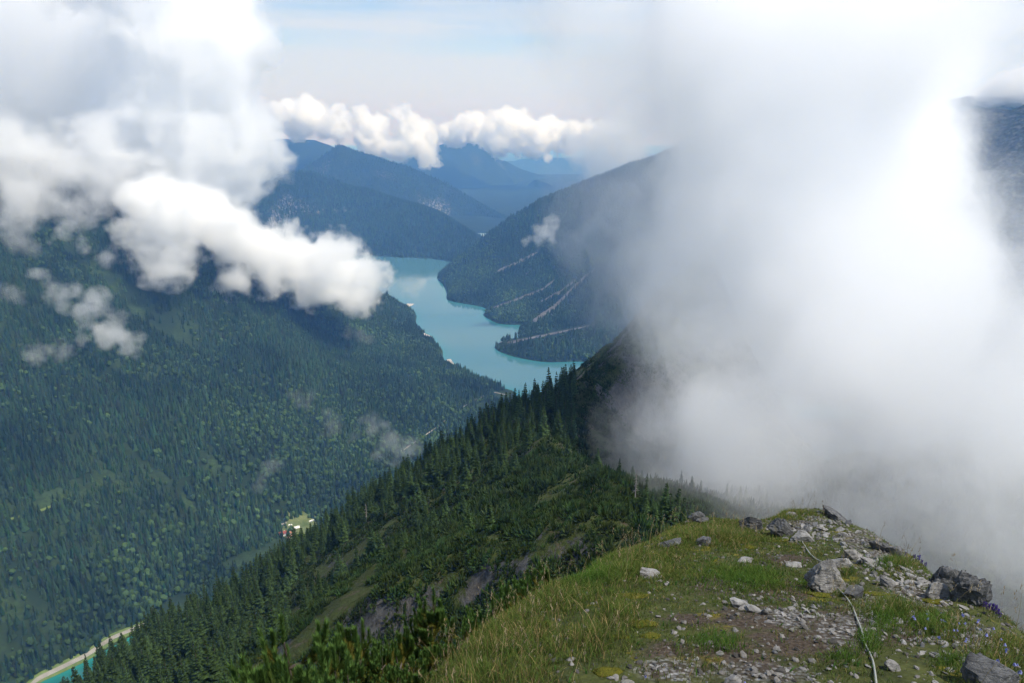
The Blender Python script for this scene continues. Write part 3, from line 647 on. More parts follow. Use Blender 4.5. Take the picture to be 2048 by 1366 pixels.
# ------------------------------------------------------------------ roads, shores, scree, the village
def flat_mat(name, a, b, sc):
    m = M(name); p = m.pos(); return m.bsdf(m.mix(m.rng(m.noise(sc, 5, .65, p), .35, .65), a, b), .9, .15)
M_ROAD = flat_mat('road_surface', (.19, .175, .15), (.28, .265, .24), .05)
M_SCREE = flat_mat('scree_stone', (.055, .055, .054), (.13, .128, .125), .03)
M_VERGE = flat_mat('verge_grass', (.07, .11, .025), (.14, .19, .05), .04)
M_BEACH = flat_mat('beach_gravel', (.30, .28, .26), (.45, .43, .40), .03)
def drape(name, line, width, terr, mat, label, lift=.6, taper=0, z=None, ragged=0.0, ymin=300, ymax=6500):
    """a ribbon lying on the terrain along picture points; width in metres"""
    q = []
    for (x0, y0), (x1, y1) in zip(line[:-1], line[1:]):
        for t in np.linspace(0, 1, 9)[:-1]: q.append((x0+(x1-x0)*t, y0+(y1-y0)*t))
    q.append(line[-1])
    pts = np.array([terr.hit(a, b, ymin, ymax, 1500) if z is None else G(a, b, z) for a, b in q])
    for _ in range(3): pts[1:-1] = (pts[:-2]+2*pts[1:-1]+pts[2:])/4
    g = np.gradient(pts, axis=0); g[:, 2] = 0; nrm = np.stack([-g[:, 1], g[:, 0]], -1)/np.hypot(g[:, 0], g[:, 1])[:, None]
    n = len(pts); w_ = width*(1-taper*np.linspace(0, 1, n))*(1+ragged*fbm(np.arange(n)*.45, np.arange(n)*0+len(line), pts[0, 0], 3))
    rows = []
    for s in (-.5, -.25, 0, .25, .5):
        r = pts[:, :2]+nrm*(s*w_)[:, None]; rows.append(np.c_[r, np.maximum(terr.z(r[:, 0], r[:, 1]), LAKE)+lift+.3*(1-abs(s)*2)])
    V = np.stack(rows, 1).reshape(-1, 3); o = mesh_np(name, V, grid_faces(n, 5), mat, smooth=True); o['kind'] = 'structure'; o['label'] = label; return o
drape('verge', ROAD, 17, left, M_VERGE, 'grass verge along the lakeside road', .5, z=-857)
drape('road', ROAD, 6.5, left, M_ROAD, 'pale road along the shore of the small green lake', 1.4, z=-857)
drape('path', ROAD2, 4, left, M_ROAD, 'pale road above the village', 1.0)
drape('road', ROAD3, 4.5, left, M_ROAD, 'pale road winding along the valley floor to the large lake', 1.0)
drape('path', [(2, 1048), (60, 1030), (105, 1018)], 4, left, M_VERGE, 'forest track at the far left', 1.5)
for s, wd, lb in zip(SCREE, (60, 56, 40, 32, 32, 22), ('broad pale scree gully high on the lake mountain', 'longest pale scree gully on the lake mountain', 'curved pale scree gully near the shore', 'faint upper scree gully', 'pale stream bed running down to the gravel spit', 'short scree streak beside the broad gully')):
    drape('scree', s, wd, right, M_SCREE, lb, 3.0, taper=.72, ragged=1.0)
drape('gravel_beach', [(998, 691), (1010, 689), (1028, 687)], 46, right, M_BEACH, 'pale gravel spit on the right shore of the large lake', .8, taper=.5, z=LAKE+1)
drape('gravel_beach', [(836, 660), (850, 670), (862, 673)], 34, left, M_BEACH, 'pale gravel beach on the left shore of the large lake', 1.2)
drape('gravel_beach', [(897, 722), (905, 733), (909, 742)], 18, left, M_BEACH, 'narrow pale bank on the left shore of the large lake', 1.2)
drape('gravel_beach', [(806, 613), (816, 611), (822, 607)], 40, left, M_BEACH, 'gravel point under the tip of the white cloud tongue', .5, z=LAKE+1)
drape('gravel_beach', [(1178, 724), (1188, 722), (1194, 720)], 16, right, M_BEACH, 'small pale landing on the right shore', 1.0)
gb = mesh_np('gravel_beach', [P(862, 519, 5230)*1, P(888, 518, 5230), P(890, 521.5, 5120), P(866, 521.5, 5120)], [(0, 1, 2, 3)], M_BEACH); gb['kind'] = 'structure'; gb['label'] = 'pale strip of beach at the far end of the lake'
# village
M_WHITE = flat_mat('white_plaster', (.70, .69, .66), (.80, .79, .76), .5); M_RED = flat_mat('red_roof', (.20, .06, .045), (.30, .09, .06), .8)
M_ORANGE = flat_mat('orange_roof', (.30, .15, .09), (.36, .20, .13), .8); M_GREYR = flat_mat('pale_roof', (.60, .60, .60), (.74, .74, .73), .8); M_DARK = flat_mat('dark_glass', (.03, .035, .04), (.05, .05, .06), .5)
M_MEAD = flat_mat('meadow_grass', (.07, .10, .03), (.15, .17, .06), .03)
me_ = [G(606+(44+9*math.sin(a*3+1))*math.cos(a), 1054+(26+6*math.sin(a*4))*math.sin(a), -855) for a in np.linspace(0, 6.283, 20)[:-1]]
me_ = np.array([(q[0], q[1], max(left.z(q[0], q[1]), -870)+.35) for q in me_]); cm = me_.mean(0); 
o = mesh_np('meadow', np.vstack([me_, cm]), [(i, (i+1) % len(me_), len(me_)) for i in range(len(me_))], M_MEAD); o['kind'] = 'structure'; o['label'] = 'sunlit meadow around the valley village'
def box_v(x0, x1, y0, y1, z0, z1):
    V = [(x, y, z) for x in (x0, x1) for y in (y0, y1) for z in (z0, z1)]
    return V, [(0, 1, 3, 2), (4, 6, 7, 5), (0, 4, 5, 1), (2, 3, 7, 6), (0, 2, 6, 4), (1, 5, 7, 3)]
def boxes(bs):
    V = []; F = []
    for b in bs:
        v, f = box_v(*b); k = len(V); V += v; F += [tuple(i+k for i in q) for q in f]
    return V, F
def house(px, py, wx, wy, h, rz, roofm, label):
    q = G(px, py-9, -855); q[2] = left.z(q[0], q[1])+.2
    o = empty('house', q, rz); tag(o, label, 'house', 'buildings of the valley village')
    e = h; rg = h+wy*.32
    V = [(-wx/2, -wy/2, -1), (wx/2, -wy/2, -1), (wx/2, wy/2, -1), (-wx/2, wy/2, -1), (-wx/2, -wy/2, e), (wx/2, -wy/2, e), (wx/2, wy/2, e), (-wx/2, wy/2, e), (-wx/2, 0, rg), (wx/2, 0, rg)]
    F3 = [(0, 1, 5), (0, 5, 4), (2, 3, 7), (2, 7, 6), (1, 2, 6), (1, 6, 5), (5, 6, 9), (3, 0, 4), (3, 4, 7), (7, 4, 8)]
    mesh_np('wall', V, F3, M_WHITE, parent=o)
    ov = .8; t = .35; yv = wy/2+ov; s = .64
    V = []; F = []
    for sg in (-1, 1):
        k = len(V); z0 = rg-yv*s+.05
        V += [(-wx/2-ov, 0, rg+.05), (wx/2+ov, 0, rg+.05), (wx/2+ov, sg*yv, z0), (-wx/2-ov, sg*yv, z0), (-wx/2-ov, 0, rg+t+.05), (wx/2+ov, 0, rg+t+.05), (wx/2+ov, sg*yv, z0+t), (-wx/2-ov, sg*yv, z0+t)]
        F += [tuple(i+k for i in f) for f in ((0, 1, 2, 3), (4, 7, 6, 5), (0, 4, 5, 1), (1, 5, 6, 2), (2, 6, 7, 3), (3, 7, 4, 0))]
    rf = mesh_np('roof', V, F, roofm, parent=o)
    v, f = box_v(wx*.2, wx*.2+.9, -.4, .5, rg-.6, rg+1.5); mesh_np('chimney', v, f, M_WHITE, parent=rf)
    n = max(int(wx/3.2), 2); bs = [(-wx/2+(i+.5)*wx/n-.5, -wx/2+(i+.5)*wx/n+.5, -wy/2-.04, -wy/2+.02, h*.45, h*.45+1.4) for i in range(n)]
    for b in bs:
        v, f = box_v(*b); mesh_np('window', v, f, M_DARK, parent=o)
house(566, 1079, 15, 11, 6, .5, M_RED, 'village house with a dark red roof, leftmost of the buildings')
house(585, 1076, 12, 9, 5, .3, M_ORANGE, 'village house with a pale orange roof right of the red one')
house(579, 1085, 10, 8, 5, .9, M_ORANGE, 'lower village house with an orange roof just above the tree tops')
house(594, 1067, 11, 8, 4, .4, M_GREYR, 'white village house with a pale roof in the middle of the meadow')
def caravan(px, py, L_, rz, label):
    q = G(px, py-5, -855); q[2] = left.z(q[0], q[1])+.3; w_ = L_*.42; h = L_*.36
    o = empty('caravan', q, rz); tag(o, label, 'caravan', 'white caravans on the village meadow')
    prof = [(-.5, .12), (-.5, .55), (-.42, .92), (-.34, 1), (.36, 1), (.46, .9), (.5, .5), (.47, .12)]; n = len(prof)
    V = [(a*L_, sg*w_/2, .5+b*h) for sg in (-1, 1) for a, b in prof]
    F = [(i, (i+1) % n, n+(i+1) % n) for i in range(n)]+[(i, n+(i+1) % n, n+i) for i in range(n)]+[(0, i, i+1) for i in range(1, n-1)]+[(n, n+i+1, n+i) for i in range(1, n-1)]
    mesh_np('body', V, F, M_WHITE, parent=o)
    v, f = boxes([(-.36*L_, .36*L_, -w_/2-.03, -w_/2+.01, .5+h*.55, .5+h*.8)]); mesh_np('window', v, f, M_DARK, parent=o)
    for sg in (-1, 1):
        t = MB(); t.tube([(0, sg*w_*.5-.12, .45), (0, sg*w_*.5+.12, .45)], .42, 10); link('wheel', mesh_np('wheel', t.V, t.F, M_DARK, link=False), o)
crv = [(581, 1060, 'leftmost white caravan on the village meadow'), (590, 1054, 'white caravan under the upper village road'), (586, 1066, 'white caravan beside the pale roofed house'), (604, 1063, 'white caravan right of the pale roofed house'), (608, 1056, 'white caravan in the middle row of the meadow'), (616, 1059, 'white caravan just right of the middle of the meadow'), (622, 1050, 'highest white caravan on the village meadow'), (628, 1048, 'white caravan at the upper right corner of the meadow'), (624, 1062, 'white caravan low on the right side of the meadow'), (633, 1062, 'white caravan partly behind the spruce tops'), (646, 1065, 'rightmost white caravan on the village meadow'), (612, 1067, 'white caravan close above the spruces')]
for i, (a, b, lb) in enumerate(crv): caravan(a, b, 7.2 if i % 3 else 9.0, .3+.5*math.sin(i*2.3), lb)
# ------------------------------------------------------------------ foreground: stones, cable, turf, flowers, pines
def ico(sub):
    import bmesh
    bm = bmesh.new(); bmesh.ops.create_icosphere(bm, subdivisions=sub, radius=1); bm.verts.ensure_lookup_table()
    V = np.array([v.co[:] for v in bm.verts]); F = np.array([[v.index for v in f.verts] for f in bm.faces]); bm.free(); return V, F
ICO1, ICO2, ICO3, ICO4 = ico(1), ico(2), ico(3), ico(4)
def rock_np(base, seed, cuts=9, rough=.10, dims=(1, 1, 1)):
    r = np.random.default_rng(seed); V, F = base; V = V.copy()
    for i in range(cuts):            # angular faces broken off along planes
        n = r.normal(size=3); n /= np.linalg.norm(n); d = r.uniform(.45, .85); e = V@n-d; m = e > 0; V[m] -= np.outer(e[m], n)*.96
    V = V*(1+rough*(1.6*fbm(V[:, 0]*2+seed, V[:, 1]*2, V[:, 2]*2, 5, .62)-1.1*np.abs(fbm(V[:, 0]*3.1+seed, V[:, 1]*3.1+4, V[:, 2]*1.4, 4, .6)))[:, None]); V = V+rough*.35*np.stack([fbm(V[:, 0]*7+seed+k*9, V[:, 1]*7, V[:, 2]*7, 3) for k in range(3)], -1)
    return V*np.array(dims), F
def mat_rock(name, a, b, lich=(.05, .05, .045)):
    m = M(name); p = m.pos(); n = m.noise(9, 6, .68, p, .6); n2 = m.noise(40, 4, .6, p); n3 = m.noise(3.2, 4, .6, p)
    st = m.n('ShaderNodeMapping', {0: p, 'Scale': (2, 2, 9), 'Rotation': (.5, .3, 0)}).outputs[0]; cr = m.noise(4, 6, .7, st, .6)
    c = m.mix(m.rng(n, .35, .68), a, b); c = m.mix(m.rng(cr, .56, .64), c, lich); c = m.mix(m.rng(n2, .62, .75), c, (.42, .42, .39)); c = m.mix(m.rng(n3, .6, .75), c, (.12, .11, .06))
    return m.bsdf(c, .92, .15, bump=m.math('ADD', m.math('MULTIPLY', n, .7), cr), bs=.9, bd=.03)
M_PALE = mat_rock('pale_limestone', (.13, .127, .122), (.31, .30, .29)); M_DARKR = mat_rock('dark_limestone', (.045, .047, .050), (.15, .152, .155), (.018, .018, .02))
M_MIDR = mat_rock('grey_limestone', (.12, .118, .115), (.32, .315, .305))
def kn(px, py): return knoll.hit(px, py, 2.2, 13, 900)
def rock(px, py, wpx, hpx, m, label, seed, depth=.8, tilt=0., base=ICO4, cuts=12, group=None, name='rock', sink=.42, rough=.12, peak=0.):
    q = kn(px, py); d = project(q)[2]; w_ = wpx*d/FPX/2; h = hpx*d/FPX/2*.85; depth *= .72
    V, F = rock_np(base, seed, cuts, rough); V[:, :2] *= (1-peak*np.clip(V[:, 2:], -1, 1)); V[:, 0] -= peak*.35*V[:, 2]; ext = V.max(0)-V.min(0); V = (V-(V.max(0)+V.min(0))/2)/ext*2
    V = V*np.array([w_, w_*depth, h*1.15]); c, s = math.cos(tilt), math.sin(tilt)
    V = np.stack([V[:, 0]*c-V[:, 2]*s, V[:, 1], V[:, 0]*s+V[:, 2]*c], -1); V[:, 2] += h*(1-sink)
    o = mesh_np(name, V, F, m); o.location = q; tag(o, label, 'rock', group); return o
rock(1662, 1184, 94, 92, M_PALE, 'pale angular boulder on the turf with the cable running behind it', 3, tilt=-.3, cuts=16, peak=.62, rough=.2)
rock(1705, 1196, 40, 34, M_DARKR, 'dark stone against the right foot of the pale boulder', 41, base=ICO3)
rock(1898, 1176, 82, 66, M_DARKR, 'dark craggy rock with grass on top at the right edge of the knoll', 5, tilt=-.25, rough=.22, peak=.3)
rock(1938, 1206, 84, 86, M_DARKR, 'dark jagged rock outermost on the right edge of the knoll', 8, tilt=-.35, cuts=14, rough=.24, peak=.35)
rock(1880, 1195, 60, 40, M_MIDR, 'grey block below the dark craggy rock', 18, tilt=-.5, base=ICO3)
rock(1668, 1040, 66, 26, M_DARKR, 'dark slanting rock on the highest point of the stony path', 12, tilt=-.62)
rock(1655, 1024, 22, 18, M_DARKR, 'small dark rock tip on top of the slanting rock', 13, base=ICO3)
rock(1583, 1034, 22, 14, M_MIDR, 'small rounded grey rock on the skyline of the stony path', 14, base=ICO3)
rock(1502, 1056, 48, 38, M_DARKR, 'dark upright rock on the crest left of the stony path', 15, cuts=12)
rock(1566, 1070, 62, 40, M_DARKR, 'dark leaning slab beside the stony path', 16, tilt=-.75, cuts=12)
rock(1602, 1082, 52, 30, M_MIDR, 'grey rock where the upper end of the cable starts', 17, cuts=11)
for i, (a, b, c_, d_) in enumerate([(1392, 1042, 34, 30), (1416, 1036, 40, 26), (1440, 1034, 30, 24), (1405, 1046, 26, 18)]): rock(a, b, c_, d_, M_DARKR if i != 2 else M_MIDR, ['leftmost dark rock of the outcrop on the grassy crest', 'broad dark rock in the middle of the crest outcrop', 'grey rock at the right end of the crest outcrop', 'low dark rock in front of the crest outcrop'][i], 20+i, base=ICO3, group='rocks of the crest outcrop')
rock(1406, 1090, 36, 24, M_DARKR, 'leaning grey rock in the long grass below the crest outcrop', 26, tilt=.6, base=ICO3)
rock(1340, 1092, 50, 16, M_DARKR, 'dark low rock ledge in the grass on the left edge', 27, tilt=.4, base=ICO3)
rock(1300, 1156, 52, 22, M_PALE, 'pale rounded stone alone in the grass on the left', 28, tilt=-.25, cuts=7)
rock(1477, 1214, 44, 22, M_MIDR, 'grey stone in the middle of the turf left of the boulder', 29, tilt=-.3, base=ICO3)
rock(1505, 1224, 32, 18, M_MIDR, 'low grey stone right of the long turf stone', 30, base=ICO3); rock(1528, 1230, 18, 22, M_MIDR, 'small upright stone near the long turf stone', 31, base=ICO3)
rock(1490, 1124, 34, 12, M_MIDR, 'flat stone in the upper turf below the crest rocks', 33, base=ICO3); rock(1586, 1134, 34, 12, M_MIDR, 'flat grey stone left of the cable bend', 34, base=ICO3)
rock(1705, 1118, 54, 26, M_PALE, 'large pale flat slab on the right slope', 35, tilt=-.5, depth=.5); rock(1738, 1130, 38, 18, M_PALE, 'pale slab just right of the large flat slab', 36, tilt=-.5, base=ICO3)
rock(1680, 1132, 50, 26, M_MIDR, 'grey block above the cable bend', 37, tilt=-.2, base=ICO3); rock(1775, 1172, 44, 24, M_PALE, 'pale pointed stone on the right slope', 38, tilt=-.6, base=ICO3)
rock(1758, 1100, 40, 26, M_DARKR, 'dark stone near the upper right edge', 39, tilt=-.5, base=ICO3); rock(1790, 1110, 40, 30, M_DARKR, 'dark block on the right edge above the purple flowers', 40, tilt=-.6, base=ICO3)
rock(1975, 1372, 110, 80, M_DARKR, 'dark rock cut by the lower right corner of the picture', 42, tilt=-.4, cuts=12)
rock(1782, 1340, 40, 26, M_PALE, 'pale pointed pebble at the bottom right of the cable', 43, tilt=-.6, base=ICO3); rock(1462, 1372, 42, 30, M_PALE, 'pale stone at the bottom edge of the picture', 44, base=ICO3)
rock(1250, 1376, 40, 20, M_MIDR, 'grey stone at the bottom edge left of the gravel', 45, base=ICO3)
# loose stones, one object each
SL = {'path': ('loose grey stone on the stony path at the top of the knoll', 'stones on the stony path'), 'slope': ('loose pale stone on the right slope of the knoll', 'stones on the right slope'), 'front': ('loose stone in the gravel at the bottom of the picture', 'stones in the front gravel'), 'boulder': ('small stone in the bare ground below the pale boulder', 'stones below the boulder')}
proto = [mesh_np('stone', *rock_np(ICO2, 60+i, 8, .12, (1, .75, .5)), m, link=False) for i, m in enumerate([M_PALE, M_MIDR, M_PALE, M_MIDR, M_DARKR])]
def stones(key, n, cx, cyy, ax_, ay_, lo, hi, rot=0.):
    for i in range(n):
        g = rng.normal(size=2)*.55; px = cx+g[0]*ax_*math.cos(rot)-g[1]*ay_*math.sin(rot); py = cyy+g[0]*ax_*math.sin(rot)+g[1]*ay_*math.cos(rot)
        q = kn(px, py); d = project(q)[2]
        if d > 12.6: continue
        s = rng.uniform(lo, hi)**1.0*d/FPX/2; k = rng.integers(0, 5)
        o = bpy.data.objects.new('stone', proto[k]); COL.objects.link(o); o.location = (q[0], q[1], q[2]+s*.15); o.scale = (s, s*rng.uniform(.6, 1.1), s*rng.uniform(.45, 1.0))
        o.rotation_euler = (rng.normal()*.35, .25+rng.normal()*.35, rng.random()*6.28); tag(o, SL[key][0], 'stone', SL[key][1])
stones('path', 40, 1620, 1062, 70, 22, 9, 22); stones('slope', 130, 1800, 1160, 190, 40, 8, 28, .62); stones('front', 26, 1560, 1345, 200, 30, 9, 20); stones('boulder', 40, 1610, 1235, 80, 26, 8, 20); stones('slope', 60, 1850, 1290, 170, 50, 8, 24, .4); stones('front', 18, 1340, 1335, 60, 30, 8, 16)
# gravel (uncountable)
def on_knoll(n, zone_=None, thr=0.0, pad=60):
    x = rng.uniform(-2.2, 7.5, n); y = rng.uniform(2.3, 12.5, n); z = knoll.z(x, y); px, py, d = project(np.stack([x, y, z], -1))
    ok = (px > 700) & (px < 2048+pad) & (py < 1366+pad)
    gz = knoll._s(knoll.gx, x, y)*x+knoll._s(knoll.gy, x, y)*y-z; ok &= gz > -.9
    return np.stack([x, y, z], -1)[ok]
gp_ = on_knoll(150000); gz_ = zone(GRAVEL, *gp_.T)+.45*zone(BARE, *gp_.T); gz_ = gz_*(.55+1.1*fbm(gp_[:, 0]*1.6, gp_[:, 1]*1.6, 5.5, 3))+.10
gp_ = gp_[rng.random(len(gp_)) < np.clip(gz_*.42, .01, .30)][:14000]
tv = [rock_np(ICO1, 80+i, 9, .16, (1, .7, .45)) for i in range(5)]; VV = []; FF = []; TT = []; off = 0; kind = rng.integers(0, 5, len(gp_))
for k, (v, f) in enumerate(tv):
    p = gp_[kind == k]; s = (.006+.022*rng.random(len(p))**3.0*1.5)[:, None]; a = rng.random(len(p))*6.28; ca, sa = np.cos(a)[:, None], np.sin(a)[:, None]
    X = (v[None, :, 0]*ca-v[None, :, 1]*sa)*s+p[:, None, 0]; Y = (v[None, :, 0]*sa+v[None, :, 1]*ca)*s+p[:, None, 1]; Z = v[None, :, 2]*s+p[:, None, 2]+s*.2+.35*s*(v[None, :, 0]*np.cos(a*3)[:, None])
    VV.append(np.stack([X, Y, Z], -1).reshape(-1, 3)); FF.append((f[None]+(np.arange(len(p))*len(v))[:, None, None]+off).reshape(-1, 3)); off += len(p)*len(v)
    TT.append(np.repeat(np.array([.14, .133, .125])*rng.uniform(.3, 1.7, (len(p), 1)), len(v), 0))
mg = M('gravel_stone'); mg = mg.bsdf(mg.mix(mg.rng(mg.noise(60, 4, .6, mg.pos()), .3, .7), (.5, .5, .5), (1, 1, 1)), .92, .15) if False else None
m_ = M('gravel_stone'); mg = m_.bsdf(m_.mix(.8, m_.tint(), m_.mix(m_.rng(m_.noise(70, 4, .6, m_.pos()), .3, .7), (.5, .5, .5), (1.1, 1.1, 1.1)), 'MULTIPLY'), .92, .15)
tag(mesh_np('gravel', np.concatenate(VV), np.concatenate(FF), mg, tint=np.concatenate(TT)), 'grey gravel and chips on the summit knoll', 'gravel', kind='stuff')
# the cable
cl = [(1602, 1080), (1606, 1089), (1613, 1101), (1622, 1113), (1634, 1122), (1648, 1128), (1656, 1134), (1660, 1141), (1656, 1149), (1651, 1158), (1655, 1168), (1672, 1180), (1688, 1192), (1698, 1206), (1707, 1222), (1713, 1240), (1720, 1256), (1725, 1274), (1728, 1292), (1737, 1306), (1744, 1322), (1748, 1342), (1752, 1376)]
cpnt = np.array([kn(*c_) for c_ in cl]); cpnt[:, 2] += .014; cpnt[9:12, 1] += .12; cpnt[10, 0] += .05
uu = np.linspace(0, len(cl)-1, 120); cs = np.stack([np.interp(uu, np.arange(len(cl)), cpnt[:, k]) for k in range(3)], -1)
for _ in range(6): cs[1:-1] = (cs[:-2]+2*cs[1:-1]+cs[2:])/4
cs[:, 2] = np.maximum(cs[:, 2], knoll.z(cs[:, 0], cs[:, 1])+.010)
t = MB(); t.tube([tuple(q) for q in cs], .0056, 10)
mcb = M('cable_rope'); cb_n = mcb.noise(160, 2, .5, mcb.pos()); mcb = mcb.bsdf(mcb.mix(mcb.rng(cb_n, .35, .65), (.20, .21, .19), (.36, .37, .33)), .7, .3, bump=cb_n, bs=.5, bd=.004)
tag(mesh_np('cable', t.V, t.F, mcb, smooth=True), 'pale grey cable winding down the turf past the boulder', 'cable')
# moss cushions
mm = M('moss'); mn = mm.noise(60, 4, .7, mm.pos()); mm = mm.bsdf(mm.mix(mm.rng(mn, .3, .7), (.06, .066, .012), (.15, .14, .02)), 1, .05, bump=mn, bs=1, bd=.02)
for i, (a, b, wpx, hpx) in enumerate([(1262, 1190, 70, 20), (1285, 1248, 60, 26), (1300, 1272, 40, 14), (1240, 1275, 34, 16), (1215, 1345, 60, 20), (1560, 1082, 40, 10), (1470, 1080, 60, 12), (1650, 1040, 24, 10), (1640, 1190, 50, 16), (1740, 1188, 50, 14), (1870, 1205, 50, 14), (1500, 1095, 30, 8)]):
    q = kn(a, b); d = project(q)[2]; V, F = ICO3; V = V.copy()*(1+.35*fbm(V[:, 0]*2+i*3, V[:, 1]*2, V[:, 2]*2, 4)[:, None]); s = wpx*d/FPX/2
    X = V[:, 0]*s; Y = V[:, 1]*s*.8; V = np.stack([X, Y, knoll.z(X+q[0], Y+q[1])-q[2]+V[:, 2]*.013+.002+.012*fbm(X*30, Y*30, i, 3)], -1)
    o = mesh_np('moss_cushion', V, F, mm, smooth=True); o.location = q
    tag(o, ['bright yellow green moss pad in the left turf', 'largest yellow moss pad left of the gravel', 'yellow moss pad just below the largest one', 'small yellow moss pad on the left', 'yellow moss pad at the bottom left of the turf', 'moss on the crest near the leaning slab', 'yellow moss below the upright crest rock', 'moss on the highest rock of the path', 'moss against the left foot of the pale boulder', 'moss right of the pale boulder', 'moss under the dark craggy rock', 'small moss pad in the upper turf'][i], 'moss', 'moss pads on the knoll')
# turf
def blades(p, h, w_, lean, tint, seg=3):
    n = len(p); a = rng.random(n)*6.283; la = rng.normal(1.0, 1.4, n); b = lean*rng.uniform(.3, 1.3, n)
    dx, dy = np.cos(la)*b, np.sin(la)*b; wx, wy = np.cos(a)*w_/2, np.sin(a)*w_/2; V = []
    for k in range(seg):
        t = k/seg; cz = p[:, 2]+h*(t-.35*b*t*t); cx = p[:, 0]+dx*h*t*t; cyy = p[:, 1]+dy*h*t*t; wk = 1-.6*t
        V += [np.stack([cx-wx*wk, cyy-wy*wk, cz-.005*(k == 0)], -1), np.stack([cx+wx*wk, cyy+wy*wk, cz-.005*(k == 0)], -1)]
    V.append(np.stack([p[:, 0]+dx*h, p[:, 1]+dy*h, p[:, 2]+h*(1-.35*b)], -1)); V = np.stack(V, 1); nv = V.shape[1]; f = []
    for k in range(seg-1): f += [(2*k, 2*k+1, 2*k+3), (2*k, 2*k+3, 2*k+2)]
    f.append((2*seg-2, 2*seg-1, 2*seg)); F = (np.array(f)[None]+(np.arange(n)*nv)[:, None, None]).reshape(-1, 3)
    return V.reshape(-1, 3), F, np.repeat(tint, nv, 0)
LONG = [((1000, 1290), 150, 120), ((1100, 1200), 110, 50), ((1230, 1130), 130, 40), ((1420, 1075), 110, 24), ((960, 1360), 140, 60), ((1180, 1290), 60, 60), ((1590, 1030), 50, 8), ((1800, 1130), 40, 14), ((1790, 1220), 90, 26), ((1990, 1310), 80, 40), ((1890, 1265), 60, 24), ((1700, 1150), 20, 12), ((1230, 1240), 50, 60)]
LUSH = [((1770, 1250), 40, 26), ((1735, 1290), 34, 30), ((1180, 1150), 60, 30), ((1490, 1160), 100, 30), ((1430, 1290), 70, 24), ((1760, 1130), 30, 10), ((1900, 1330), 40, 20), ((1690, 1320), 40, 24), ((1860, 1250), 40, 18), ((1620, 1165), 30, 14)]
gp2 = on_knoll(900000); lg = zone(LONG, *gp2.T); lu = zone(LUSH, *gp2.T); bare = np.maximum(zone(GRAVEL, *gp2.T), .85*zone(BARE, *gp2.T))
px, py, dd = project(gp2); nz1 = fbm(gp2[:, 0]*2.2, gp2[:, 1]*2.2, 3.7, 4); nz2 = fbm(gp2[:, 0]*9, gp2[:, 1]*9, 1.7, 3)
lg = np.maximum(lg*.9, np.clip((1180-px)/120, 0, 1)*.7)
pr = np.clip(.43+.75*nz1+.4*nz2+.6*lg+.6*lu-.72*bare*(1-.6*lu), .03, 1)
k = rng.random(len(gp2)) < pr*.62; gp2 = gp2[k]; lg = lg[k]; lu = lu[k]; nz1 = nz1[k]; dd = dd[k]
tuft = fbm(gp2[:, 0]*7, gp2[:, 1]*7, 8.8, 3); h = rng.uniform(.014, .038, len(gp2))*(1+.7*np.clip(nz1, 0, 1))*(.7+1.8*np.clip(tuft+.05, 0, 1))+lg**1.5*rng.uniform(.03, .14, len(gp2))+lu*rng.uniform(.01, .06, len(gp2))
g1 = np.array([.058, .104, .022]); g2 = np.array([.118, .128, .033]); st = np.array([.28, .21, .095]); mixv = rng.random((len(gp2), 1))*.8+.2*np.clip(nz1, -1, 1)[:, None]
t = g1*(1-mixv)+g2*mixv; dry = rng.random(len(gp2)) < (.12+.05*lg-.10*lu); t[dry] = st*rng.uniform(.5, 1.1, (dry.sum(), 1)); t *= rng.uniform(.75, 1.4, (len(t), 1)); lus = lu[:, None]; t = t*(1-.5*lus)+np.array([.035, .105, .014])*.5*lus*1.2
B1 = blades(gp2, h, .0032+.0004*dd, .75, t)
# seed stalks
sp2 = on_knoll(26000); lg = np.maximum(zone(LONG, *sp2.T), np.clip((1180-project(sp2)[0])/140, 0, 1)); sp2 = sp2[rng.random(len(sp2)) < (lg**1.3*.11+.004)]
n = len(sp2); hh_ = rng.uniform(.16, .42, n); ts = np.array([.30, .24, .12])*rng.uniform(.5, 1.2, (n, 1))
d2 = project(sp2)[2]; B2 = blades(sp2, hh_, .0025+.0002*d2, .55, ts, 4)
tips = B2[0].reshape(n, -1, 3)[:, -1]; hd = []
for j in range(7): hd.append(tips-np.array([0, 0, .012])*j+rng.normal(0, .006, (n, 3)))
hd = np.concatenate(hd); B3 = blades(hd, np.full(len(hd), .022), np.full(len(hd), .0055), .9, np.repeat(np.array([[.34, .27, .16]]), len(hd), 0)*rng.uniform(.6, 1.2, (len(hd), 1)), 2)
VV = []; FF = []; TT = []; off = 0
lf = on_knoll(60000); lf = lf[rng.random(len(lf)) < np.clip(.55*zone(LUSH, *lf.T)+.06, 0, .5)*(fbm(lf[:, 0]*6, lf[:, 1]*6, 4.4, 3) > .05)]
B4 = blades(lf, rng.uniform(.025, .055, len(lf)), .013, 1.3, np.array([[.045, .105, .022]])*rng.uniform(.6, 1.3, (len(lf), 1)), 2)
for v, f, t in (B1, B2, B3, B4): VV.append(v); FF.append(f+off); TT.append(t); off += len(v)
MAT_GRASS = mat_tint('grass_blade', tr=.35)
tag(mesh_np('grass', np.concatenate(VV), np.concatenate(FF), MAT_GRASS, tint=np.concatenate(TT)), 'short green turf and long straw coloured grass on the knoll', 'grass', kind='stuff')
